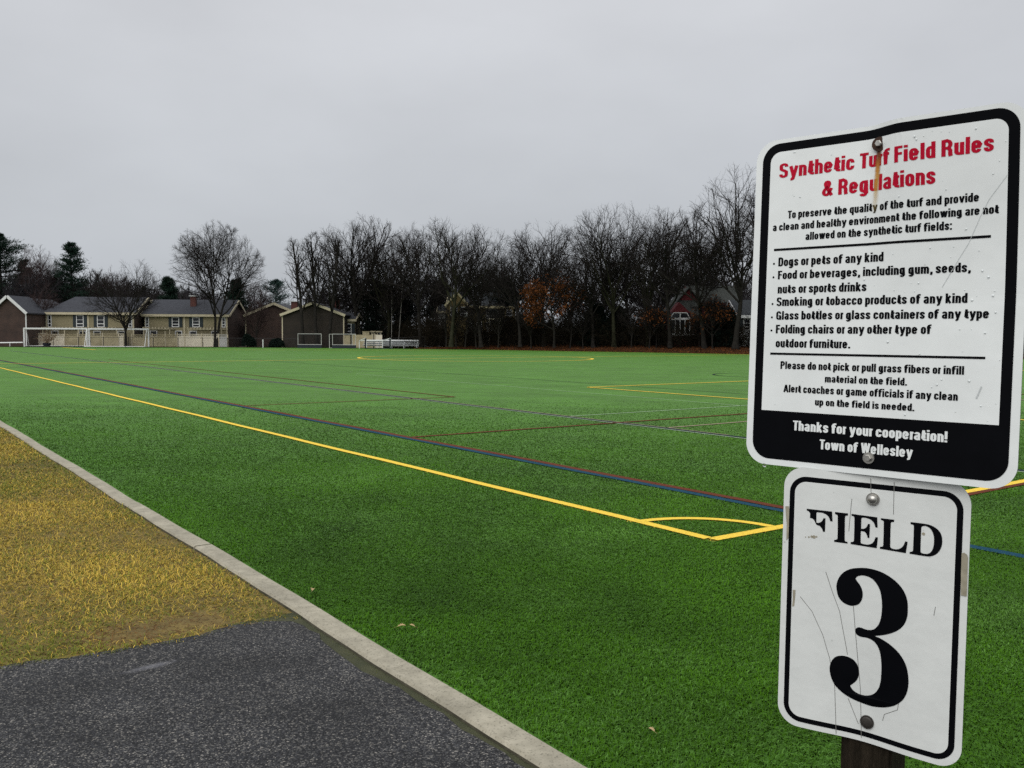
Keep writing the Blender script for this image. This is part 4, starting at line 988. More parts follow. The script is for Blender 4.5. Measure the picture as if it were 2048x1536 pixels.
# evergreens
def ev(px, D, top, wpx, seed, label, mat='needles', name='pine_tree', group=GE, z=-.15, **k):
    H = alt(px, top, D) - z
    return place_tree(name, conifer_meshes('c%d' % seed, seed, H, wpx / F_PX * D, mat, **k), px, D, label, 'tree', group, z=z)
ev(6, 148, 470, 110, 201, 'tall dark broad pine at the far left edge', open_=.6, base=.2, dens=1.3, flat=True)
ev(146, 146, 489, 112, 202, 'pointed dark green pine standing alone behind the hipped roof', dens=1.15, base=.15)
ev(338, 142, 557, 62, 203, 'short dark conifer between the two round bare trees at left', dens=1.1)
ev(474, 140, 560, 70, 204, 'dark conifer behind the crown of the double trunked tree', dens=1.0)
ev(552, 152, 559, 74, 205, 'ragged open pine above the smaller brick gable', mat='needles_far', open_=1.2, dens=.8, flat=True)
ev(52, 152, 520, 60, 206, 'dark pine behind the reddish bare tree at the far left', dens=1.0)
# the line of bare trees right of the gap
bt(606, 121.4, 478, 84, 'slim', 111, 'slender leaning bare tree in front of the dark brick gable, leftmost of three', fine=.5)
bt(634, 121.8, 468, 84, 'slim', 112, 'slender bare tree in front of the dark brick gable, middle of three', fine=.5)
bt(658, 121.6, 470, 90, 'slim', 113, 'slender bare tree at the right eave of the dark brick gable', fine=.5)
bt(712, 127, 431, 215, 'oak', 114, 'tallest broad bare oak left of the birch, behind the small black goals', fine=1.15)
bt(775, 127, 458, 165, 'oak', 115, 'bare tree with dark ivy clad trunk behind the bleachers', fine=1.0, bark='bark_olive')
bt(842, 121, 446, 160, 'oak', 116, 'bare tree with leaning crown right of the bleachers', z=.1)
bt(902, 112, 438, 180, 'oak', 117, 'tall forked bare tree in front of the yellow house gable', fine=1.1, z=.3, bark='bark_olive')
bt(962, 112, 452, 165, 'vase', 118, 'dense bare tree in front of the yellow house windows', z=.3)
bt(1040, 110, 468, 175, 'vase', 119, 'fan shaped bare tree at the right end of the yellow house', z=.4)
bt(1088, 111, 439, 175, 'oak', 120, 'bare tree rising above the rust leaved oak', z=.4, fine=1.1)
bt(1186, 107, 450, 170, 'vase', 121, 'bare tree with steep fanning branches left of the two dark spruces', z=.4)
bt(1228, 106, 410, 215, 'vase', 122, 'large fan crowned bare tree behind the two dark spruces', z=.4, fine=1.2, bark='bark_olive')
bt(1296, 105, 412, 185, 'vase', 123, 'bare tree with thick olive trunk left of the red house', z=.4, bark='bark_olive')
bt(1340, 102, 422, 170, 'oak', 124, 'bare tree in front of the white porch of the red house', z=.5)
bt(1408, 100, 402, 170, 'oak', 125, 'bare tree in front of the grey roof of the red house', z=.5)
bt(1470, 97, 334, 205, 'vase', 126, 'tallest bare tree, right beside the edge of the rules sign', z=.5, fine=1.1)
bt(1590, 96, 360, 170, 'oak', 114, 'bare tree hidden behind the rules sign', z=.5)
bt(2060, 80, 420, 200, 'oak', 117, 'bare tree past the right edge of the rules sign', z=.5)
bt(1850, 84, 400, 200, 'vase', 122, 'broad bare tree behind the right half of the rules sign', z=.5)
# smaller evergreens and leaf-holding oaks under them
GD = 'dark evergreens under the bare trees'
ev(752, 130, 560, 66, 211, 'broad dark hemlock behind the bleachers', 'needles_dark', 'hemlock_tree', GD, dens=.7, base=.05, open_=1.2, flat=True)
ev(806, 131, 600, 60, 212, 'dark hemlock right of the broad one behind the bleachers', 'needles_dark', 'hemlock_tree', GD, dens=.7, base=.05, open_=1.2, flat=True)
ev(1190, 109, 612, 60, 213, 'left one of two dark spruces behind the leaf bank', 'needles_dark', 'spruce_tree', GD, z=.4, dens=1.2, base=.03)
ev(1236, 108.5, 618, 56, 214, 'right one of two dark spruces behind the leaf bank', 'needles_dark', 'spruce_tree', GD, z=.4, dens=1.2, base=.03)
ev(1010, 122, 560, 90, 215, 'dark evergreen behind the yellow house roof', 'needles_dark', 'hemlock_tree', GD, dens=1.0)
ev(880, 135, 560, 70, 216, 'dark evergreen behind the yellow house gable', 'needles_dark', 'hemlock_tree', GD, dens=1.0)
ev(1452, 101, 622, 60, 217, 'low dark evergreen in front of the red house wall', 'needles_dark', 'spruce_tree', GD, z=.4, dens=1.2, base=.03)
ev(1560, 96, 600, 70, 218, 'dark evergreen hidden behind the rules sign', 'needles_dark', 'spruce_tree', GD, z=.4, dens=1.0)
GO = 'oaks keeping their rust brown leaves'
def oak(px, D, top, wpx, seed, label, leaves, z=.4, style='oak'):
    H = alt(px, top, D) - z
    return place_tree('rust_leaved_oak', tree_meshes('o%d' % seed, seed, H, wpx / F_PX * D, style, .6, .014, leaves=leaves), px, D, label, 'tree', GO, z=z)
oak(1108, 107, 540, 112, 301, 'young oak with rust orange leaves, the largest of its kind, above the leaf bank', 3400)
oak(1298, 103, 616, 90, 302, 'low oak with dull rust leaves left of the white porch', 600)
oak(1424, 99, 596, 80, 303, 'small oak with rust leaves in front of the dark red wall', 500)
oak(1398, 101, 634, 60, 304, 'low rust leaved oak right of the white porch', 220)
GB = 'bare trees in the second row'
LB = 'bare tree of the second row, glimpsed between the trunks of the front row'
for i, (px, D, top, wpx, sd) in enumerate(((672, 132, 512, 150, 115), (735, 131, 500, 165, 117), (800, 130, 505, 160, 120), (868, 130, 500, 150, 118), (934, 126, 498, 165, 121), (1010, 126, 505, 170, 116),
                                           (1075, 122, 505, 165, 123), (1140, 120, 510, 165, 119), (1196, 118, 500, 160, 122), (1262, 118, 486, 170, 125), (1318, 120, 482, 165, 121), (1374, 116, 472, 165, 123), (1440, 112, 466, 165, 120))):
    src = [m for k_, m in LIB.items() if k_ == 't%d' % sd][0]; zt = max(v.co.z for v in src[1].vertices)
    place_tree('bare_tree', src, px, D, LB, 'tree', GB, rz=1.1 * i + .4, sc=(alt(px, top, D) + .1) / zt, z=0)
LS = 'bare sapling in front of the yellow house, one of several alike'
for i, (px, top) in enumerate(((892, 606), (912, 598), (930, 610), (952, 602), (996, 606), (1062, 600), (1140, 606), (1165, 610), (1262, 606), (1312, 600), (1440, 600))):
    D = np.interp(px, [890, 1110, 1440], [114, 108, 101]); H = alt(px, top, D) - .3
    if px > 1030: LS = 'bare sapling in the brush right of the yellow house, one of several alike'
    place_tree('bare_sapling', tree_meshes('s%d' % (i % 4), 500 + i % 4, 8.0, 5.5, ('oak', 'vase')[i % 2], .55, .0115), px, D, LS, 'tree', 'bare saplings in the brush', rz=i * 1.3, sc=H / 8.0, z=.3)
# slim birch stems
def birch(px, D, py0, py1, lean, label):
    z1 = alt(px, py0, D); mb = MB(); mb.tube([(0, 0, -.3), (lean * .4, 0, z1 * .4), (lean, .1, z1), (lean * 1.4, .2, z1 * 1.6)], [.060, .050, .035, .015], 8)
    r_ = thing('birch_tree', label, 'tree', (col(px, D), D, 0), 0, 'slim birches in the wood edge')
    mb.build('trunk', M['birch'], r_, smooth=True)
    tr, cr, _ = bare_tree_geo(int(px), z1 * 1.6, 3.0, 'slim', .4, .012)
    link('crown', quad_mesh('crown', cr[0], cr[1], M['twig']), r_)
birch(796, 124.5, 605, 690, .45, 'slim pale leaning birch behind the bleachers')
birch(783, 125, 612, 690, 0.02, 'thin upright pale birch beside the leaning one')

# ------------------------------------------------------------------ distant woods and undergrowth, read as a mass
def woods():
    rg = np.random.default_rng(77); parts = []
    base = [bare_tree_geo(900 + i, 12, 8, ('vase', 'oak', 'spread')[i % 3], .36, .026) for i in range(6)]
    for i in range(190):
        px = rg.uniform(-60, 2150) if i < 115 else rg.uniform(-60, 530) if i < 150 else rg.uniform(-800, -40); D = rg.uniform(138, 190)
        if 500 < px < 640 and rg.random() < .75: continue
        top = np.interp(px, [-60, 100, 300, 520, 600, 700, 900, 1150, 1450, 2150], [538, 552, 570, 588, 590, 560, 552, 548, 535, 535]) + rg.normal(0, 14)
        tr, cr, _ = base[i % 6]; H = alt(px, top, D); s_ = H / cr[0][:, 2].max(); an = rg.random() * 2 * PI
        Rm = np.array([[math.cos(an), -math.sin(an), 0], [math.sin(an), math.cos(an), 0], [0, 0, 1]])
        for v, q in (tr, cr): parts.append((v @ Rm.T * np.array([s_ * 1.15, s_ * 1.15, s_]) + np.array([col(px, D), D, -.2]), q))
    V, Q = join(parts)
    tag(link('distant_woods', quad_mesh('distant_woods', V, Q, material('far_twigs', (.022, .022, .025), .95, col2=(.040, .036, .038), spec=.08, scale=.3))), 'grey mass of bare woods far behind the houses', 'woods', kind='stuff')
woods()
def thicket():
    rg = np.random.default_rng(80); n = 42000; px = rg.uniform(690, 2200, n); D = rg.uniform(138, 152, n)
    top = 3.9 + 1.1 * np.sin(px * .043) + .9 * np.sin(px * .117 + 1) + .6 * np.sin(px * .31); z = top * rg.random(n) ** .8
    c = np.stack([(px - 1024) / F_PX * D, D, z], 1)
    tag(link('dark_thicket', leaf_mesh(rg, c, .18, .42, material('thicket_leaves', (.006, .010, .008), .9, spec=.08, col2=(.014, .020, .014), scale=.5), 'dark_thicket')), 'low dark evergreen thicket behind the bare wood', 'thicket', kind='stuff')
thicket()
def undergrowth():
    rg = np.random.default_rng(78); st = []
    for i in range(4200):
        px = rg.uniform(770, 2100); D = np.interp(px, [770, 840, 1110, 1490, 2100], [126, 119, 109, 98, 78]) + rg.uniform(0, 15)
        st.append((col(px, D), D, .3 if px > 840 else -.1))
    st = np.array(st); n = len(st)
    di = unit(np.stack([rg.normal(0, .45, n), rg.normal(0, .45, n), np.ones(n)], 1)); ln = rg.uniform(1.2, 4.2, n)
    P, R = grow(rg, st, di, ln, np.full(n, .030), 6, .16, .03, .4)
    s, d, l, r = fork(rg, P, R, ln, 7, .2, 1, 45, .5, .6); P2, R2 = grow(rg, s, d, l, np.full(len(s), .018), 4, .2, .0, .5)
    s, d, l, r = fork(rg, P2, R2, l, 4, .2, 1, 45, .6, .6); P3, R3 = grow(rg, s, d, l, np.full(len(s), .014), 3, .2, .0, .5)
    V, Q = join([tubes(P, R, 4), tubes(P2, R2, 3), tubes(P3, R3, 3)])
    tag(link('undergrowth', quad_mesh('undergrowth', V, Q, material('brush_twigs', (.008, .007, .005), .95, col2=(.020, .015, .009), spec=.08, scale=.5))), 'dark tangled brush under the bare trees', 'undergrowth', kind='stuff')
undergrowth()

# leaf-strewn bank along the right of the field
def leaf_bank():
    pts = [np.array(p, float) for p in ((-12.6, 116.2), (-11.7, 115.5), (-5, 113.6), (5, 106.3), (15.2, 99.7), (23.8, 92.9), (45, 77), (86, 46))]
    L = []; 
    for i in range(len(pts) - 1):
        m = max(2, int(np.linalg.norm(pts[i + 1] - pts[i]) / .8))
        L += [pts[i] + (pts[i + 1] - pts[i]) * k / m for k in range(m)]
    L.append(pts[-1]); L = np.array(L); T = unit(np.gradient(L, axis=0)); Nn = np.stack([-T[:, 1], T[:, 0]], 1)
    rg = np.random.default_rng(4); ws = np.concatenate([np.linspace(0, 8, 15), [14, 30, 60]]); n = len(L); V = []
    ramp_ = np.clip((np.arange(n)) / 14, .25, 1)
    for w in ws:
        z = .62 * np.clip(w / 6, 0, 1) ** .8 * ramp_ + (.03 + .05 * (w > .5)) * rg.random(n)
        p = L + Nn * (w + .12 * rg.normal(0, 1, n) * (w > 0))[:, None]; V.append(np.stack([p[:, 0], p[:, 1], z + .004], 1))
    V = np.array(V); m = len(ws)
    Q = [(i * n + j, i * n + j + 1, (i + 1) * n + j + 1, (i + 1) * n + j) for i in range(m - 1) for j in range(n - 1)]
    o = link('leaf_bank', quad_mesh('leaf_bank', V.reshape(-1, 3), Q, material('leaf_mould', (.022, .012, .006), .95, col2=(.060, .026, .012), spec=.08, scale=1.3, bump=.8, bscale=9), smooth=True)); tag(o, kind='structure')
    c = []
    for k in range(26000):
        j = rg.integers(0, n - 1); w = 7.5 * rg.random() ** 1.3; i = min(14, int(w / 8 * 14)); q = V[i, j] + (V[i + 1, j] - V[i, j]) * rg.random() + (V[i, j + 1] - V[i, j]) * rg.random(); c.append(q + np.array([0, 0, .05 * rg.random()]))
    me = leaf_mesh(rg, np.array(c), .05, .13, material('fallen_leaves', (.055, .020, .008), .9, col2=(.13, .048, .016), spec=.08, scale=1.5), 'fallen_leaves')
    tag(link('fallen_leaves', me), 'rust brown fallen leaves on the bank beyond the turf', 'leaves', kind='stuff')
leaf_bank()

# ------------------------------------------------------------------ houses
def bricks(name, c1, c2, mortar):
    m = bpy.data.materials.new(name); m.use_nodes = True; N, L = m.node_tree.nodes, m.node_tree.links; b = N['Principled BSDF']; b.inputs['Roughness'].default_value = .9
    t = N.new('ShaderNodeTexCoord'); mp_ = N.new('ShaderNodeMapping'); mp_.inputs['Rotation'].default_value = (PI / 2, 0, 0); L.new(t.outputs['Object'], mp_.inputs[0])
    k = N.new('ShaderNodeTexBrick'); k.inputs['Scale'].default_value = 1.0; k.inputs['Brick Width'].default_value = .42; k.inputs['Row Height'].default_value = .14; k.inputs['Mortar Size'].default_value = .012
    k.inputs['Color1'].default_value = (*c1, 1); k.inputs['Color2'].default_value = (*c2, 1); k.inputs['Mortar'].default_value = (*mortar, 1); L.new(mp_.outputs[0], k.inputs['Vector'])
    n = N.new('ShaderNodeTexNoise'); n.inputs['Scale'].default_value = .8; n.inputs['Detail'].default_value = 5; L.new(t.outputs['Object'], n.inputs['Vector'])
    r = N.new('ShaderNodeMapRange'); r.inputs['From Min'].default_value = .3; r.inputs['From Max'].default_value = .7; r.inputs['To Min'].default_value = .7; r.inputs['To Max'].default_value = 1.25; L.new(n.outputs['Fac'], r.inputs[0])
    x = N.new('ShaderNodeMix'); x.data_type = 'RGBA'; x.blend_type = 'MULTIPLY'; x.inputs[0].default_value = 1; L.new(k.outputs['Color'], x.inputs[6]); L.new(r.outputs[0], x.inputs[7]); L.new(x.outputs[2], b.inputs['Base Color'])
    return m
M['brick_brown'] = bricks('brown_brick', (.036, .020, .016), (.052, .028, .021), (.055, .044, .036))
M['brick_dark'] = bricks('dark_brown_brick', (.016, .012, .008), (.023, .016, .011), (.024, .02, .016))
M['brick_red'] = bricks('red_chimney_brick', (.075, .020, .016), (.10, .028, .021), (.08, .06, .055))
M['stucco'] = material('olive_beige_siding', (.20, .175, .105), .9, col2=(.25, .22, .135), scale=1.2, stretch=(1, 1, 6))
M['trim'] = material('cream_trim', (.46, .41, .29), .8, var=.10, scale=2)
M['white_trim'] = material('white_trim', (.62, .63, .63), .7, var=.08, scale=3)
M['slate'] = material('slate_shingles', (.016, .018, .025), .9, col2=(.034, .037, .047), scale=2.5, bump=.4, bscale=9, stretch=(1, 1, 3))
M['shutter'] = material('teal_black_shutter', (.008, .018, .024), .6, var=.2, scale=9)
M['pane'] = material('window_glass', (.012, .014, .018), .12, var=.3, scale=1.5)
M['vinyl'] = material('cream_vinyl', (.62, .57, .44), .6, col2=(.76, .70, .56), scale=.7)
M['stained'] = material('stained_cream_board', (.30, .26, .15), .8, col2=(.48, .42, .27), scale=1.1)
M['grey_vinyl'] = material('grey_white_board', (.42, .42, .40), .7, var=.15, scale=1)
M['yellow_siding'] = material('ochre_siding', (.11, .080, .030), .9, col2=(.16, .118, .046), scale=1, stretch=(1, 1, 7))
M['red_siding'] = material('barn_red_siding', (.085, .009, .013), .9, col2=(.125, .014, .019), scale=1, stretch=(1, 1, 7))
M['dark_red'] = material('dark_red_siding', (.040, .008, .008), .9, col2=(.060, .012, .011), scale=1)
M['grey_roof'] = material('grey_green_shingles', (.017, .021, .018), .9, col2=(.032, .036, .031), scale=2)
M['dark_roof'] = material('dark_blue_shingles', (.012, .016, .020), .9, col2=(.024, .030, .035), scale=2)
M['white_siding'] = material('white_siding', (.48, .50, .50), .8, var=.08, scale=1, stretch=(1, 1, 7))
M['black_steel'] = material('black_fence_steel', (.008, .009, .010), .6, var=.2, scale=5)
M['white_paint'] = material('white_frame_paint', (.70, .72, .71), .5, var=.06, scale=5)

def gable_x(root, x0, x1, d, eave, ridge, wall, roofm, trimm, over=.35, y0=0.0, hip=0.0):
    """walls and roof with the ridge running sideways (eaves face the field)"""
    yc = y0 + d / 2
    wm = MB()
    if hip:
        wm.prism([(x0 + hip + .3, y0 + .1, 0), (x0 + hip + .3, y0 + d - .1, 0), (x0 + hip + .3, y0 + d - .1, eave - .1), (x0 + hip + .3, yc, ridge - .2), (x0 + hip + .3, y0 + .1, eave - .1)], (x1 - x0 - hip - .3, 0, 0))
        wm.box(x0, x1 - .01, y0, y0 + d, 0, eave)
    else: wm.prism([(x0, y0, 0), (x0, y0 + d, 0), (x0, y0 + d, eave), (x0, yc, ridge - .12), (x0, y0, eave)], (x1 - x0, 0, 0))
    wm.build('wall', wall, root)
    sl = (ridge - eave) / (d / 2); th = .16; r = MB()
    for s in (-1, 1):
        ye = yc + s * (d / 2 + over); ze = eave - over * sl
        if hip: r.prism([(x0 - over, ye, ze + .05), (x1 + over, ye, ze + .05), (x1 + over, yc, ridge + .05), (x0 + hip, yc, ridge + .05)], (0, 0, th))
        else: r.prism([(x0 - over, ye, ze + .05), (x0 - over, yc, ridge + .05), (x0 - over, yc, ridge + .05 + th), (x0 - over, ye, ze + .05 + th)], (x1 - x0 + 2 * over, 0, 0))
    if hip: r.prism([(x0 - over, yc - d / 2 - over, eave - over * sl + .05), (x0 + hip, yc, ridge + .05), (x0 - over, yc + d / 2 + over, eave - over * sl + .05)], (0, 0, th))
    rf = r.build('roof', roofm, root)
    t = MB(); ye = y0 - over - .05; ze = eave - over * sl
    t.box(x0 - over, x1 + over, ye - .04, ye + .04, ze - .14, ze + .18)
    t.build('eave_board', trimm, root)
    for xe in ((x1 + over + .05,) if hip else (x0 - over - .05, x1 + over + .05)):
        k = MB()
        for s in (-1, 1): k.bar((xe, yc + s * (d / 2 + over), eave - over * sl + .02), (xe, yc, ridge + .02), .10, .30)
        k.build('rake_board', trimm, root)
    return rf
def gable_y(root, x0, x1, d, eave, ridge, wall, roofm, trimm, over=.25, y0=0.0):
    """gable end faces the field"""
    xc = (x0 + x1) / 2; hw = (x1 - x0) / 2
    MB().prism([(x0, y0, 0), (x1, y0, 0), (x1, y0, eave), (xc, y0, ridge), (x0, y0, eave)], (0, d, 0)).build('wall', wall, root)
    sl = (ridge - eave) / hw; r = MB()
    for s in (-1, 1):
        xe = xc + s * (hw + over); ze = eave - over * sl
        r.prism([(xe, y0 - over, ze + .04), (xc, y0 - over, ridge + .04), (xc, y0 - over, ridge + .20), (xe, y0 - over, ze + .20)], (0, d + 2 * over, 0))
    rf = r.build('roof', roofm, root)
    for s in (-1, 1):
        MB().bar((xc + s * (hw + over), y0 - over - .06, eave - over * sl + .06), (xc + s * .02, y0 - over - .06, ridge + .06), .10, .34).build('rake_board', trimm, root)
    for s in (-1, 1): MB().box(xc + s * hw - .07, xc + s * hw + .07, y0 - .05, y0 + .02, 0, eave).build('corner_board', trimm, root)
    return rf
def window(root, x, z0, z1, w, y=0.0, shutters=False, sash=True, trimm=None, low=True):
    t = .10; f = MB()
    f.box(x - w / 2 - t, x - w / 2, y - .06, y + .02, z0 - t, z1 + t).box(x + w / 2, x + w / 2 + t, y - .06, y + .02, z0 - t, z1 + t)
    f.box(x - w / 2, x + w / 2, y - .06, y + .02, z1, z1 + t).box(x - w / 2, x + w / 2, y - .06, y + .02, z0 - t, z0)
    if low: zz = z0 + (z1 - z0) * .26; f.box(x - w / 2, x + w / 2, y - .05, y + .02, zz - .05, zz + .05)
    if sash: zz = z0 + (z1 - z0) * .62; f.box(x - w / 2, x + w / 2, y - .04, y + .02, zz - .025, zz + .025)
    fo = f.build('window_frame', trimm or M['white_trim'], root)
    MB().box(x - w / 2, x + w / 2, y - .02, y + .015, z0, z1).build('pane', M['pane'], fo)
    if shutters:
        for s in (-1, 1):
            sx = x + s * (w / 2 + t + .24); k = MB(); k.box(sx - .21, sx + .21, y - .05, y + .01, z0 - t, z1 + t)
            for i in range(9): zz = z0 + (z1 - z0) * i / 8.5; k.box(sx - .17, sx + .17, y - .062, y - .05, zz, zz + .09)
            k.build('shutter', M['shutter'], root)
def chimney(parent, x, y, z0, z1, w=.75, d=.6, mat=None):
    c = MB().box(x - w / 2, x + w / 2, y - d / 2, y + d / 2, z0, z1).build('chimney', mat or M['brick_red'], parent)
    MB().box(x - w / 2 - .12, x + w / 2 + .12, y - d / 2 - .12, y + d / 2 + .12, z1 + .002, z1 + .10).build('chimney_cap', M['white_trim'], c)
    return c
def pergola(root, x0, x1, y, z, n):
    p = MB(); p.box(x0, x1, y - 1.6, y - 1.48, z - .16, z).box(x0, x1, y - .10, y, z - .16, z)
    for i in range(n):
        x = x0 + .15 + (x1 - x0 - .3) * i / (n - 1); p.box(x - .05, x + .05, y - 1.95, y - .002, z + .002, z + .16)
    for x in (x0 + .1, x1 - .1): p.box(x - .06, x + .06, y - 1.6, y - 1.48, 0, z - .16)
    p.build('pergola', M['trim'], root)

def cream_house(px0, px1, D, eave_y, ridge_y, wins, label, perg, chim=None, hip=0.0):
    x0, x1 = col(px0, D), col(px1, D); z = lambda py: alt((px0 + px1) / 2, py, D)
    d = 8.0; eave = z(eave_y); ridge = alt((px0 + px1) / 2, ridge_y, D + d / 2)
    root = thing('row_house', label, 'house', (x0, D, 0), 0, 'cream row houses with slate roofs'); w_ = x1 - x0
    # front in siding, end walls in brown brick
    rf = gable_x(root, 0, w_, d, eave, ridge, M['brick_brown'], M['slate'], M['trim'], hip=hip)
    MB().box(.02, w_ - .02, -.03, .01, 0, eave - .02).build('front_siding', M['stucco'], root)
    for x in (0.02, w_ / 2 - .35, w_ - .22): MB().box(x, x + .2, -.07, -.032, 0, eave - .05).build('corner_board', M['trim'], root)
    for (px, wd, sh) in wins: window(root, col(px, D) - x0, z(653), z(632 + (eave_y - 625)), wd, -.03, sh)
    for (pa, pb, n) in perg: pergola(root, col(pa, D) - x0, col(pb, D) - x0, -.04, z(657), n)
    for px in (px0 + 18, (px0 + px1) / 2 - 15, (px0 + px1) / 2 + 14, px1 - 26): window(root, col(px, D) - x0, z(690), z(663), .8, -.03, False)
    if chim: chimney(rf, col(chim[0], D) - x0, 2.2, eave + .6, alt(chim[0], chim[1], D + 2))
    return root
cream_house(93, 269.5, 124.5, 625, 597, [(101, .32, False), (161.5, .82, True), (203, .82, True), (262, .32, False)], 'cream sided row house at left with a hipped slate roof, behind the first goals', [(97, 170, 11), (176, 246, 11)], hip=2.2)
cream_house(290, 456, 126.5, 629, 602.5, [(295.5, .32, False), (352, .82, True), (393, .82, True), (448, .32, False)], 'cream sided row house with a red brick chimney and brown brick end wall', [(296, 350, 9), (384, 452, 11)], (377.5, 593))
def brick_house(px0, px1, D, eave_y, ridge_y, wall, label, depth=11.0, eave2=None, chim=None, trimm='trim', win=()):
    x0, x1 = col(px0, D), col(px1, D); pm = (px0 + px1) / 2
    root = thing('brick_house', label, 'house', (x0, D, 0), 0, 'brown brick gabled houses')
    rf = gable_y(root, 0, x1 - x0, depth, alt(pm, eave_y, D), alt(pm, ridge_y, D), M[wall], M['slate'], M[trimm])
    for (cx, cy0, cy1, dd) in (chim or ()): chimney(rf, col(cx, D + dd) - x0, dd, alt(cx, cy0, D + dd), alt(cx, cy1, D + dd), .9, .8)
    return root
brick_house(-16, 53.5, 119.5, 625, 594, 'brick_brown', 'brown brick gabled house cut by the left edge of the view', 5.0, trimm='white_trim')
brick_house(-30, 92, 126.5, 628, 597, 'brick_brown', 'brown brick gabled house set back behind the one at the left edge', 10.0, trimm='white_trim')
brick_house(492, 606, 131, 632, 608.5, 'brick_brown', 'smaller brown brick gable, left one of the pair beside the small black goals')
brick_house(565, 687.5, 123, 630.5, 607.5, 'brick_dark', 'dark brown brick gable, right one of the pair, with two chimneys behind', 11, None, [(590, 640, 604, 9), (673, 640, 598.5, 9)])
# low annexe to the right of the dark gable
def annexe():
    D = 126.0; x0, x1 = col(683, D), col(709, D)
    root = thing('low_annexe', 'low cream annexe with a sagging roof right of the dark brick gable', 'house', (x0, D, 0))
    gable_x(root, 0, x1 - x0, 5, alt(695, 640, D), alt(695, 629, D + 2.5), M['stucco'], M['slate'], M['trim'], .2)
    window(root, .95, 1.9, 3.2, .7, 0, True)
annexe()
def pale_house():
    D = 150.0; x0, x1 = col(470, D), col(497, D)
    root = thing('pale_house', 'pale house glimpsed far back between the cream and brick houses', 'house', (x0, D, 0))
    gable_x(root, 0, x1 - x0, 8, alt(485, 640, D), alt(485, 620, D + 4), M['white_siding'], M['grey_roof'], M['trim'], .3)
    window(root, 1.1, 1.6, 2.9, .8)
pale_house()
def yellow_house():
    D = 121.0; x0, x1 = col(897, D), col(1030, D); z = lambda py: alt(960, py, D)
    root = thing('yellow_house', 'ochre yellow house with a dark roof behind the bare trees', 'house', (x0, D, 0)); w_ = x1 - x0
    rf = gable_x(root, 0, w_, 9, z(613), alt(960, 588, D + 4.5), M['yellow_siding'], M['dark_roof'], M['stained'], .3)
    # front gabled wing at the left
    xa, xb = col(894, D) - x0, col(936, D) - x0; xc = (xa + xb) / 2
    MB().prism([(xa, -1.6, 0), (xb, -1.6, 0), (xb, -1.6, z(612)), (xc, -1.6, z(588)), (xa, -1.6, z(612))], (0, 4, 0)).build('gabled_wing', M['yellow_siding'], root)
    for s, xe in ((-1, xa), (1, xb)): MB().bar((xe + s * .2, -1.72, z(613.5)), (xc, -1.72, z(587)), .12, .26).build('rake_board', M['stained'], root)
    for px in (909, 928): window(root, col(px, D) - x0, z(632), z(616), .75, -1.6)
    for px in (978, 990): window(root, col(px, D) - x0, z(636), z(620), .7, 0)
    # cream dormer bay at the right
    MB().box(col(1009, D) - x0, col(1026, D) - x0, -.5, .01, z(634), z(616)).build('bay', material('cream_bay', (.20, .15, .07), .8, var=.1), root)
    window(root, col(1017.5, D) - x0, z(631), z(621), .62, -.5, low=False)
    for px in (905, 938, 958, 978): window(root, col(px, D) - x0, z(662), z(645), .55, 0)
    p = MB(); p.box(col(977, D) - x0, col(1001, D) - x0, -1.4, -.01, z(640), z(637.5))
    for px in (978.5, 999.5): p.box(col(px, D) - x0 - .06, col(px, D) - x0 + .06, -1.35, -1.22, 0, z(640))
    p.build('porch_roof', M['trim'], root)
    return root
yellow_house()
def small_white_house():
    D = 128.0; x0, x1 = col(876, D), col(894, D)
    root = thing('white_house', 'narrow pale wall of a house left of the yellow one', 'house', (x0, D, 0))
    gable_x(root, 0, x1 - x0, 6, alt(885, 624, D), alt(885, 612, D + 3), M['white_siding'], M['dark_roof'], M['trim'], .15)
    window(root, .65, 2.2, 3.6, .55)
small_white_house()
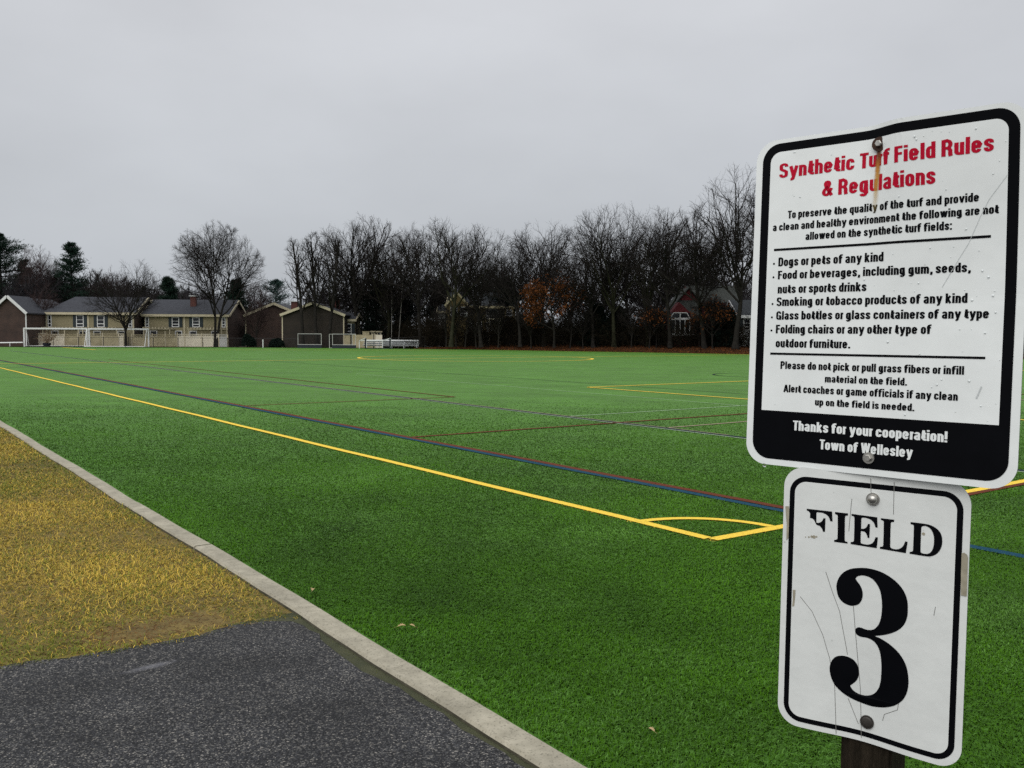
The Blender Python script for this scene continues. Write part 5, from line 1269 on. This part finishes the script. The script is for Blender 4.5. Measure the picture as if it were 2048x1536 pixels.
def red_house():
    D = 107.0; x0, x1 = col(1338, D), col(1478, D); z = lambda py: alt(1390, py, D); X = lambda px: col(px, D) - x0
    root = thing('red_house', 'dark barn red house with steep gables, grey roof and a white framed porch', 'house', (x0, D, .3))
    q = lambda py: z(py) - .3
    # long body with a grey roof
    gable_x(root, X(1388), X(1478), 8, q(606), alt(1430, 575, D + 4) - .3, M['dark_red'], M['grey_roof'], M['dark_red'], .3, y0=.6)
    # tall front gable
    xa, xb, xc = X(1341), X(1409), X(1375)
    MB().prism([(xa, 0, 0), (xb, 0, 0), (xb, 0, q(622)), (xc, 0, q(578)), (xa, 0, q(622))], (0, 5, 0)).build('gable_wall', M['red_siding'], root)
    k = MB()
    for s, xe in ((-1, xa), (1, xb)): k.prism([(xe + s * .3, -.3, q(624)), (xc, -.3, q(577)), (xc, -.3, q(575)), (xe + s * .3, -.3, q(621.5))], (0, 5.5, 0))
    k.build('gable_roof', M['grey_roof'], root)
    # lower slope and lower gable in front of it
    MB().prism([(X(1356), -2.2, q(640)), (X(1392), -2.2, q(640)), (X(1390), -.02, q(603)), (X(1354), -.02, q(603))], (0, 0, .12)).build('lower_roof', M['grey_roof'], root)
    xa2, xb2 = X(1333), X(1372); xm = X(1349)
    MB().prism([(xa2, -2.4, 0), (xb2, -2.4, 0), (xb2, -2.4, q(628)), (xm, -2.4, q(606)), (xa2, -2.4, q(628))], (0, 2.3, 0)).build('lower_gable_wall', M['red_siding'], root)
    MB().box(X(1372) + .01, X(1408), -2.35, -.05, 0, q(641)).build('wing_wall', M['dark_red'], root)
    # porch: white frame in front of dark openings
    MB().box(X(1333), X(1370), -2.56, -2.42, q(671), q(627)).build('porch_opening', M['pane'], root)
    f = MB(); y = -2.62; b = .10
    P = lambda px, py: (X(px), y, q(py))
    for a_, c_ in (((1331, 671), (1331, 642)), ((1369.5, 671), (1369.5, 642)), ((1331, 638), (1338, 627)), ((1338, 627), (1363, 627)), ((1363, 627), (1370, 638)), ((1350.5, 627), (1350.5, 638)),
                   ((1341, 642), (1341, 668)), ((1350.5, 640), (1350.5, 668)), ((1360, 640), (1360, 668))): f.bar(P(*a_), P(*c_), b, b)
    f.bar(P(1330.5, 639.5), P(1371, 638.5), .12, .24); f.bar(P(1329, 669.5), P(1379, 669.5), .12, .22)
    f.build('porch_frame', M['white_trim'], root)
    window(root, X(1446), q(622), q(605), .42, .6)
    window(root, X(1388), q(650), q(642), .4, -2.36)
    return root
red_house()
def white_right_house():
    D = 100.0; x0, x1 = col(1478, D), col(1560, D)
    root = thing('white_house', 'white clapboard house with a dark roof at the edge of the rules sign', 'house', (x0, D, .3))
    q = lambda py: alt(1500, py, D) - .3
    gable_x(root, 0, x1 - x0, 8, q(632), alt(1500, 604, D + 4) - .3, M['white_siding'], M['dark_roof'], M['white_trim'], .25)
    window(root, col(1492, D) - x0, q(659), q(639), .62, 0, True)
    window(root, col(1530, D) - x0, q(659), q(639), .62, 0, True)
white_right_house()

# ------------------------------------------------------------------ fences
def vinyl_fence(name, label, segs, D, top, posts, mat='vinyl', lattice=True):
    x0 = col(segs[0][0], D)
    root = thing(name, label, 'fence', (x0, D, 0), 0, 'cream fences behind the field')
    for (pa, pb, ty, mt) in segs:
        a, b = col(pa, D) - x0 + .06, col(pb, D) - x0 - .06; zt = alt(pa, ty, D)
        m = MB(); zl = zt - (.36 if lattice else 0)
        n = max(1, int((b - a) / .16))
        for i in range(n): xa = a + (b - a) * i / n; m.box(xa + .004, xa + (b - a) / n - .004, -.02, .02, .06, zl - .05)
        m.box(a, b, -.035, .035, zl - .05, zl + .03).box(a, b, -.03, .03, .02, .06)
        m.build('fence_panel', M[mt], root)
        if lattice:
            l = MB(); l.box(a, b, -.03, .03, zt - .05, zt)
            for i in range(max(2, int((b - a) / .10))): xa = a + .1 * i; l.bar((xa, 0, zl + .03), (min(b, xa + .28), .006, zt - .05), .035, .012); l.bar((min(b, xa + .28), 0, zl + .03), (xa, -.006, zt - .05), .035, .012)
            l.build('lattice', M[mt], root)
    for px, ty in posts:
        x = col(px, D) - x0; zt = alt(px, ty, D); p = MB(); p.box(x - .06, x + .06, -.06, .06, 0, zt).box(x - .08, x + .08, -.08, .08, zt, zt + .04)
        p.build('fence_post', M['trim'], root)
    return root
vinyl_fence('vinyl_fence', 'cream vinyl fence with lattice top, behind the two large goals', [(57, 94, 666, 'vinyl'), (94, 130, 668, 'vinyl'), (130, 173, 668, 'stained'), (180, 238, 667, 'stained'), (238, 248, 667, 'vinyl')], 122.5, 666, [(57.5, 664.5), (94, 666), (130, 661), (156, 666), (173, 666), (181, 666), (206, 666), (238, 665.5), (248, 667)])
vinyl_fence('vinyl_fence', 'cream vinyl fence with lattice top, right of the large goals', [(264, 305, 669, 'stained'), (305, 355, 668.5, 'stained'), (355, 404, 668, 'vinyl'), (404, 438, 668, 'vinyl'), (438, 455, 669, 'grey_vinyl')], 124.0, 668, [(264, 667), (305, 667), (331, 663), (355, 665), (370, 663), (404, 666.5), (438, 668), (455.5, 669)])
vinyl_fence('board_fence', 'beige board fence behind the bleachers and the low goal', [(686, 701, 671, 'stained'), (704, 745, 670, 'stained'), (750, 765, 670, 'vinyl')], 123.0, 670, [(745, 668), (750, 668)], lattice=False)
vinyl_fence('white_board_fence', 'far white board fence seen through the trees right of the bleachers', [(764, 790, 669, 'white_siding'), (790, 830, 668, 'white_siding'), (830, 882, 668.5, 'white_siding')], 131, 668, [(790, 667), (830, 667)], lattice=False)
def arbours():
    D = 124.5
    for (pa, pb, py, lab) in ((725.5, 739, 663.5, 'small weathered crate like planter box on top of the beige fence'),):
        x0, x1 = col(pa, D), col(pb, D); z0, z1 = alt(pa, 669.5, D), alt(pa, py, D)
        m = MB(); n = 5
        for i in range(n): x = x0 + (x1 - x0) * i / n; m.box(x, x + (x1 - x0) / n - .02, D - .25, D - .2, z0, z1)
        m.box(x0 - .05, x1 + .05, D - .3, D + .3, z1, z1 + .06).box(x0, x1, D + .15, D + .2, z0, z1)
        tag(m.build('planter_box', M['stained']), lab, 'planter')
    for k, (px, hw, lab) in enumerate(((745.5, 4.5, 'left one of two small flat topped wooden arbours over the beige fence'), (758, 6.5, 'right one of two small flat topped wooden arbours over the beige fence'))):
        x = col(px, D); w = hw / F_PX * D; m = MB(); zt = alt(px, 664.5, D)
        for s in (-.55, .55): m.box(x + s * w - .05, x + s * w + .05, D - .05, D + .05, 0, zt)
        m.box(x - w, x + w, D - .28, D - .16, zt, zt + .10).box(x - w, x + w, D + .16, D + .28, zt, zt + .10)
        for i in range(5): xx = x - w * .9 + 1.8 * w * i / 4; m.box(xx - .03, xx + .03, D - .4, D + .4, zt + .102, zt + .17)
        tag(m.build('arbour', M['trim']), lab, 'arbour', 'wooden arbours over the fence')
arbours()
def chain_fence(name, label, pts, hgt, step):
    """black chain-link: wire in two diagonals, rail, posts"""
    p0 = np.array(pts[0], float); root = thing(name, label, 'fence', (p0[0], p0[1], 0), 0, 'black chain link fences')
    rail, wire = MB(), []; posts = []
    for (a, b) in zip(pts[:-1], pts[1:]):
        a, b = np.array(a, float), np.array(b, float); L_ = np.linalg.norm(b[:2] - a[:2]); n = max(1, round(L_ / step))
        rail.tube([(*(a[:2] - p0[:2]), a[2] + hgt), (*(b[:2] - p0[:2]), b[2] + hgt)], .026, 6)
        for i in range(n): posts.append(a + (b - a) * i / n)
        m = int(L_ / .13); d = (b - a) / L_; w = .0032
        for i in range(m):
            for s in (0, 1):
                t0, t1 = i * .13, min(L_, i * .13 + hgt * .8); q0 = a + d * (t0 if s == 0 else t1) - np.array([p0[0], p0[1], 0]); q1 = a + d * (t1 if s == 0 else t0) - np.array([p0[0], p0[1], 0])
                q0 = q0 + np.array([0, 0, .04]); q1 = q1 + np.array([0, 0, hgt]); o_ = np.array([d[0] * w, d[1] * w, 0])
                wire += [q0 - o_, q0 + o_, q1 + o_, q1 - o_]
    posts.append(np.array(pts[-1], float))
    rail.build('top_rail', M['black_steel'], root)
    link('chain_mesh', quad_mesh('chain_mesh', np.array(wire), np.arange(len(wire)).reshape(-1, 4), M['black_steel']), root)
    for q in posts: MB().tube([(q[0] - p0[0], q[1] - p0[1], q[2] - .2), (q[0] - p0[0], q[1] - p0[1], q[2] + hgt + .06)], .036, 6).build('fence_post', M['black_steel'], root)
def fp(px, D, z=0.0): return (col(px, D), D, z)
chain_fence('chain_link_fence', 'low black chain link fence along the left end of the field', [fp(-60, 119.5), fp(57, 120.5), fp(455, 122), fp(560, 121.5), fp(592, 121)], 1.22, 3.3)
chain_fence('chain_link_fence', 'black chain link fence along the leaf bank', [fp(765, 124, 0), fp(850, 120.5, .35), fp(1110, 111.5, .55), fp(1490, 100.5, .6), fp(1700, 94, .6), fp(2080, 79, .6)], 1.25, 3.2)

# ------------------------------------------------------------------ field furniture
M['net'] = material('goal_net_cord', (.16, .16, .15), .8, var=.1)
M['navy'] = material('navy_padding', (.006, .009, .020), .7, var=.2)
M['alu_seat'] = material('bleacher_aluminium', (.55, .57, .58), .4, var=.08, scale=2, metal=.3)
def net_quads(A, B, C_, D_, nu, nv, w=.004):
    """cords over the patch A-B-C-D"""
    A, B, C_, D_ = (np.array(p, float) for p in (A, B, C_, D_)); V = []
    at_ = lambda u, v: A * (1 - u) * (1 - v) + B * u * (1 - v) + C_ * u * v + D_ * (1 - u) * v
    for i in range(nu + 1):
        p, q = at_(i / nu, 0), at_(i / nu, 1); o_ = unit(B - A) * w / 2; V += [p - o_, p + o_, q + o_, q - o_]
    for j in range(nv + 1):
        p, q = at_(0, j / nv), at_(1, j / nv); o_ = unit(D_ - A) * w / 2; V += [p - o_, p + o_, q + o_, q - o_]
    return V
def big_goal(pl, Dl, pr, Dr, label, back, bar_back):
    a = np.array([col(pl, Dl), Dl]); b = np.array([col(pr, Dr), Dr]); L_ = np.linalg.norm(b - a); ang = math.atan2(b[1] - a[1], b[0] - a[0])
    root = thing('soccer_goal', label, 'goal', (a[0], a[1], 0), ang, 'large white soccer goals'); H = 2.36; r = .085; m = M['white_paint']; s = back
    MB().box(-r, L_ + r, -r, r, H - r, H + r).build('crossbar', m, root, bevel=.02)
    for x in (0, L_): MB().box(x - r, x + r, -r, r, -.02, H - r - .002).build('goal_post', m, root, bevel=.02)
    d1, d2 = .9 * s, 2.0 * s
    for x in (0, L_):
        k = MB(); k.tube([(x, 0, H - .06), (x, d1, H - .10), (x, d2, .06)], .04, 6); k.tube([(x, 0, .05), (x, d2, .05)], .04, 6); k.build('side_frame', m, root)
    MB().tube([(0, d2, .06), (L_, d2, .06)], .05, 6).build('ground_bar', m, root)
    MB().tube([(0, d1, H - .10), (L_, d1, H - .10)], .03, 6).build('back_bar', m, root)
    V = net_quads((0, 0, H), (L_, 0, H), (L_, d1, H - .1), (0, d1, H - .1), int(L_ / .14), 6) + net_quads((0, d1, H - .1), (L_, d1, H - .1), (L_, d2, .06), (0, d2, .06), int(L_ / .14), 18)
    for x in (0, L_): V += net_quads((x, 0, H), (x, d1, H - .1), (x, d2, .06), (x, 0, .05), 8, 16)
    link('net', quad_mesh('net', np.array(V), np.arange(len(V)).reshape(-1, 4), M['net']), root)
big_goal(49, 118.0, 174.5, 119.6, 'large white soccer goal, left one of the two, over the potted bush', 1, False)
big_goal(179, 119.6, 297.5, 120.6, 'large white soccer goal, right one of the two, around the spreading tree', -1, True)
def small_goal(pl, pr, D, py0, label, skew):
    x0, x1 = col(pl, D), col(pr, D); w = x1 - x0; H = alt(pl, py0, D); dp = 1.3
    root = thing('small_goal', label, 'goal', (x0, D, 0), 0, 'small black and white training goals'); m = M['grey_vinyl']
    MB().box(-.03, w + .03, -.03, .03, H - .065, H).build('crossbar', m, root)
    for x in (0, w): MB().box(x - .03, x + .03, -.03, .03, 0, H - .067).build('goal_post', m, root)
    MB().box(-.06, w + .06, -.09, .07, .43, .49).build('lower_rail', m, root)
    MB().box(-.06, w + .06, -.10, .06, -.02, .41).build('padding', M['navy'], root)
    for x in (0, w):
        k = MB(); k.bar((x - .35 * skew, dp, 0), (x - .35 * skew, dp, H * .96), .07); k.bar((x, .06, H - .05), (x - .35 * skew, dp, H * .96), .06); k.bar((x, .06, .04), (x - .35 * skew, dp, .04), .06); k.build('side_frame', M['navy'] if skew < 1 else m, root)
    k = MB().bar((-.35 * skew, dp, H * .96), (w - .35 * skew, dp, H * .96), .06); k.build('back_bar', M['navy'], root)
    V = net_quads((-.35 * skew, dp, H * .96), (w - .35 * skew, dp, H * .96), (w - .35 * skew, dp, .04), (-.35 * skew, dp, .04), 26, 14, .008)
    link('net', quad_mesh('net', np.array(V), np.arange(len(V)).reshape(-1, 4), M['black_steel']), root)
small_goal(596, 642.5, 118.5, 667, 'small dark netted goal with white crossbar, left one of the pair', .8)
small_goal(665, 711, 117.5, 667.5, 'small dark netted goal with white crossbar and side posts, right one of the pair', 1.9)
def low_goal():
    D = 116.0; root = thing('low_goal', 'low white goal frame with black end posts in front of the bleachers', 'goal', (col(731, D), D, 0))
    w = col(780, D) - col(731, D); H = alt(731, 676.5, D); hb = alt(720, 681.5, D); m = M['white_paint']; bx = col(718.5, D + 2.2) - col(731, D); bw = col(765, D + 2.2) - col(731, D)
    for x in (0, w): MB().box(x - .09, x + .09, -.12, .12, 0, H).build('end_post', M['navy'], root)
    MB().box(-.1, w + .25, -.12, .12, -.01, .10).build('base_bar', M['navy'], root)
    for x, xb in ((0, bx), (w, bw)): MB().bar((x, 0, H), (xb, 2.2, hb), .09).build('sloping_bar', m, root)
    MB().bar((bx, 2.2, hb), (bw, 2.2, hb), .09).build('rear_rail', m, root)
    for x in (bx, bw): MB().bar((x, 2.2, 0), (x, 2.2, hb - .05), .09).build('rear_post', m, root)
    MB().bar((.14, -.08, .12), (.14, -.08, hb), .06).build('upright', m, root); MB().bar((w + .11, 0, .1), (w + .11, 0, H), .05).build('upright', m, root)
low_goal()
def bleachers():
    D = 119.5; x0, x1 = col(725, D), col(837, D); w = x1 - x0
    root = thing('bleachers', 'low aluminium bleachers behind the low goal', 'bleachers', (x0, D, 0))
    for i, (y, z) in enumerate(((.0, .42), (.65, .68), (1.3, .96))):
        MB().box(0, w, y, y + .28, z, z + .05 if i < 2 else z + .05).build('seat', M['alu_seat'], root, bevel=.01)
        MB().box(0, w, y + .29, y + .31, z - .14, z + .06).build('riser', M['alu_seat'], root)
        if i: MB().box(.1, w - .1, y - .35, y - .08, z - .30, z - .26).build('footboard', M['alu_seat'], root)
    MB().box(0, w, 1.62, 1.66, .80, 1.12).build('back_board', M['white_paint'], root)
    for i in range(5):
        x = .3 + (w - .6) * i / 4; k = MB(); k.bar((x, .1, 0), (x, .1, .41), .06); k.bar((x, .1, .03), (x, 1.5, .03), .06); k.bar((x, .1, .38), (x, 1.5, .92), .05); k.bar((x, 1.5, .03), (x, 1.5, .95), .06); k.build('support_frame', M['alu_seat'], root)
bleachers()
pr = MB(); pr.tube([(col(-60, 117), 117, .40), (col(46, 117.6), 117.6, .52)], .085, 8)
for px in (-20, 20): pr.tube([(col(px, 117.3), 117.3, 0), (col(px, 117.3), 117.3, .44)], .04, 6)
tag(pr.build('white_barrier', M['white_paint']), 'long white pipe barrier low along the fence at the left edge', 'barrier')
def potted_bush():
    D = 119.0; x = col(94, D); root = thing('potted_bush', 'bare twiggy bush in a black tub inside the left goal', 'plant', (x, D, 0))
    MB().tube([(0, 0, .06), (0, 0, .12), (0, 0, .42), (0, 0, .47)], [.42, .44, .52, .54], 14).build('pot', M['navy'], root)
    rg = np.random.default_rng(9); n = 46; st = np.zeros((n, 3)); st[:, 2] = .4; st[:, :2] = rg.normal(0, .18, (n, 2))
    di = unit(np.stack([rg.normal(.08, .75, n), rg.normal(0, .5, n), np.ones(n)], 1)); ln = rg.uniform(.9, 2.1, n); P, R = grow(rg, st, di, ln, np.full(n, .016), 6, .1, .0, .4)
    s, d, l, r = fork(rg, P, R, ln, 7, .25, 1, 35, .4, .7); P2, R2 = grow(rg, s, d, l, np.full(len(s), .010), 4, .12, 0, .5)
    V, Q = join([tubes(P, R, 4), tubes(P2, R2, 3)]); link('twigs', quad_mesh('twigs', V, Q, material('tan_twigs', (.16, .11, .06), .9, col2=(.24, .17, .10), scale=3)), root)
potted_bush()
def shrub(px, D, w, h, seed, label, mat='needles_dark'):
    rg = np.random.default_rng(seed); root = thing('evergreen_shrub', label, 'shrub', (col(px, D), D, 0), 0, 'dark clipped shrubs by the brick houses')
    n = 2600; a = rg.random(n) * 2 * PI; e_ = np.arccos(1 - 1.0 * rg.random(n)); rr = .82 + .22 * rg.random(n) + .08 * np.sin(3 * a + seed)
    c = np.stack([w / 2 * rr * np.sin(e_) * np.cos(a), w / 2.4 * rr * np.sin(e_) * np.sin(a), h * (.12 + .88 * np.cos(e_) * rr)], 1)
    link('foliage', leaf_mesh(rg, c, .06, .15, M[mat], 'foliage'), root)
    MB().tube([(0, 0, -.1), (.03, 0, h * .5), (0, .02, h * .8)], [.07, .05, .02], 6).build('stem', M['bark'], root)
    k = MB()
    for i in range(14): an = i * 2.4; k.tube([(0, 0, h * .2), (w * .35 * math.cos(an), w * .3 * math.sin(an), h * (.4 + .03 * i))], [.03, .01], 4)
    k.build('branches', M['bark'], root)
shrub(494, 121.0, 1.5, 1.75, 1, 'taller dark round shrub left of the small brick gable')
shrub(503, 121.5, 1.2, 1.3, 2, 'dark round shrub nestled right of the taller one')
shrub(555, 121.0, 1.9, 1.2, 3, 'wide dark shrub at the foot of the dark brick gable')
shrub(546, 121.6, 1.0, 1.0, 4, 'small dark shrub left of the wide one')
pp = MB(); pp.tube([(0, 0, -.1), (0, 0, 1.0), (0, 0, 1.06)], [.07, .07, .05], 10)
o = pp.build('white_post', M['white_paint']); o.location = (*fp(526, 120)[:2], 0); tag(o, 'short white pipe post standing in front of the small brick gable', 'post')
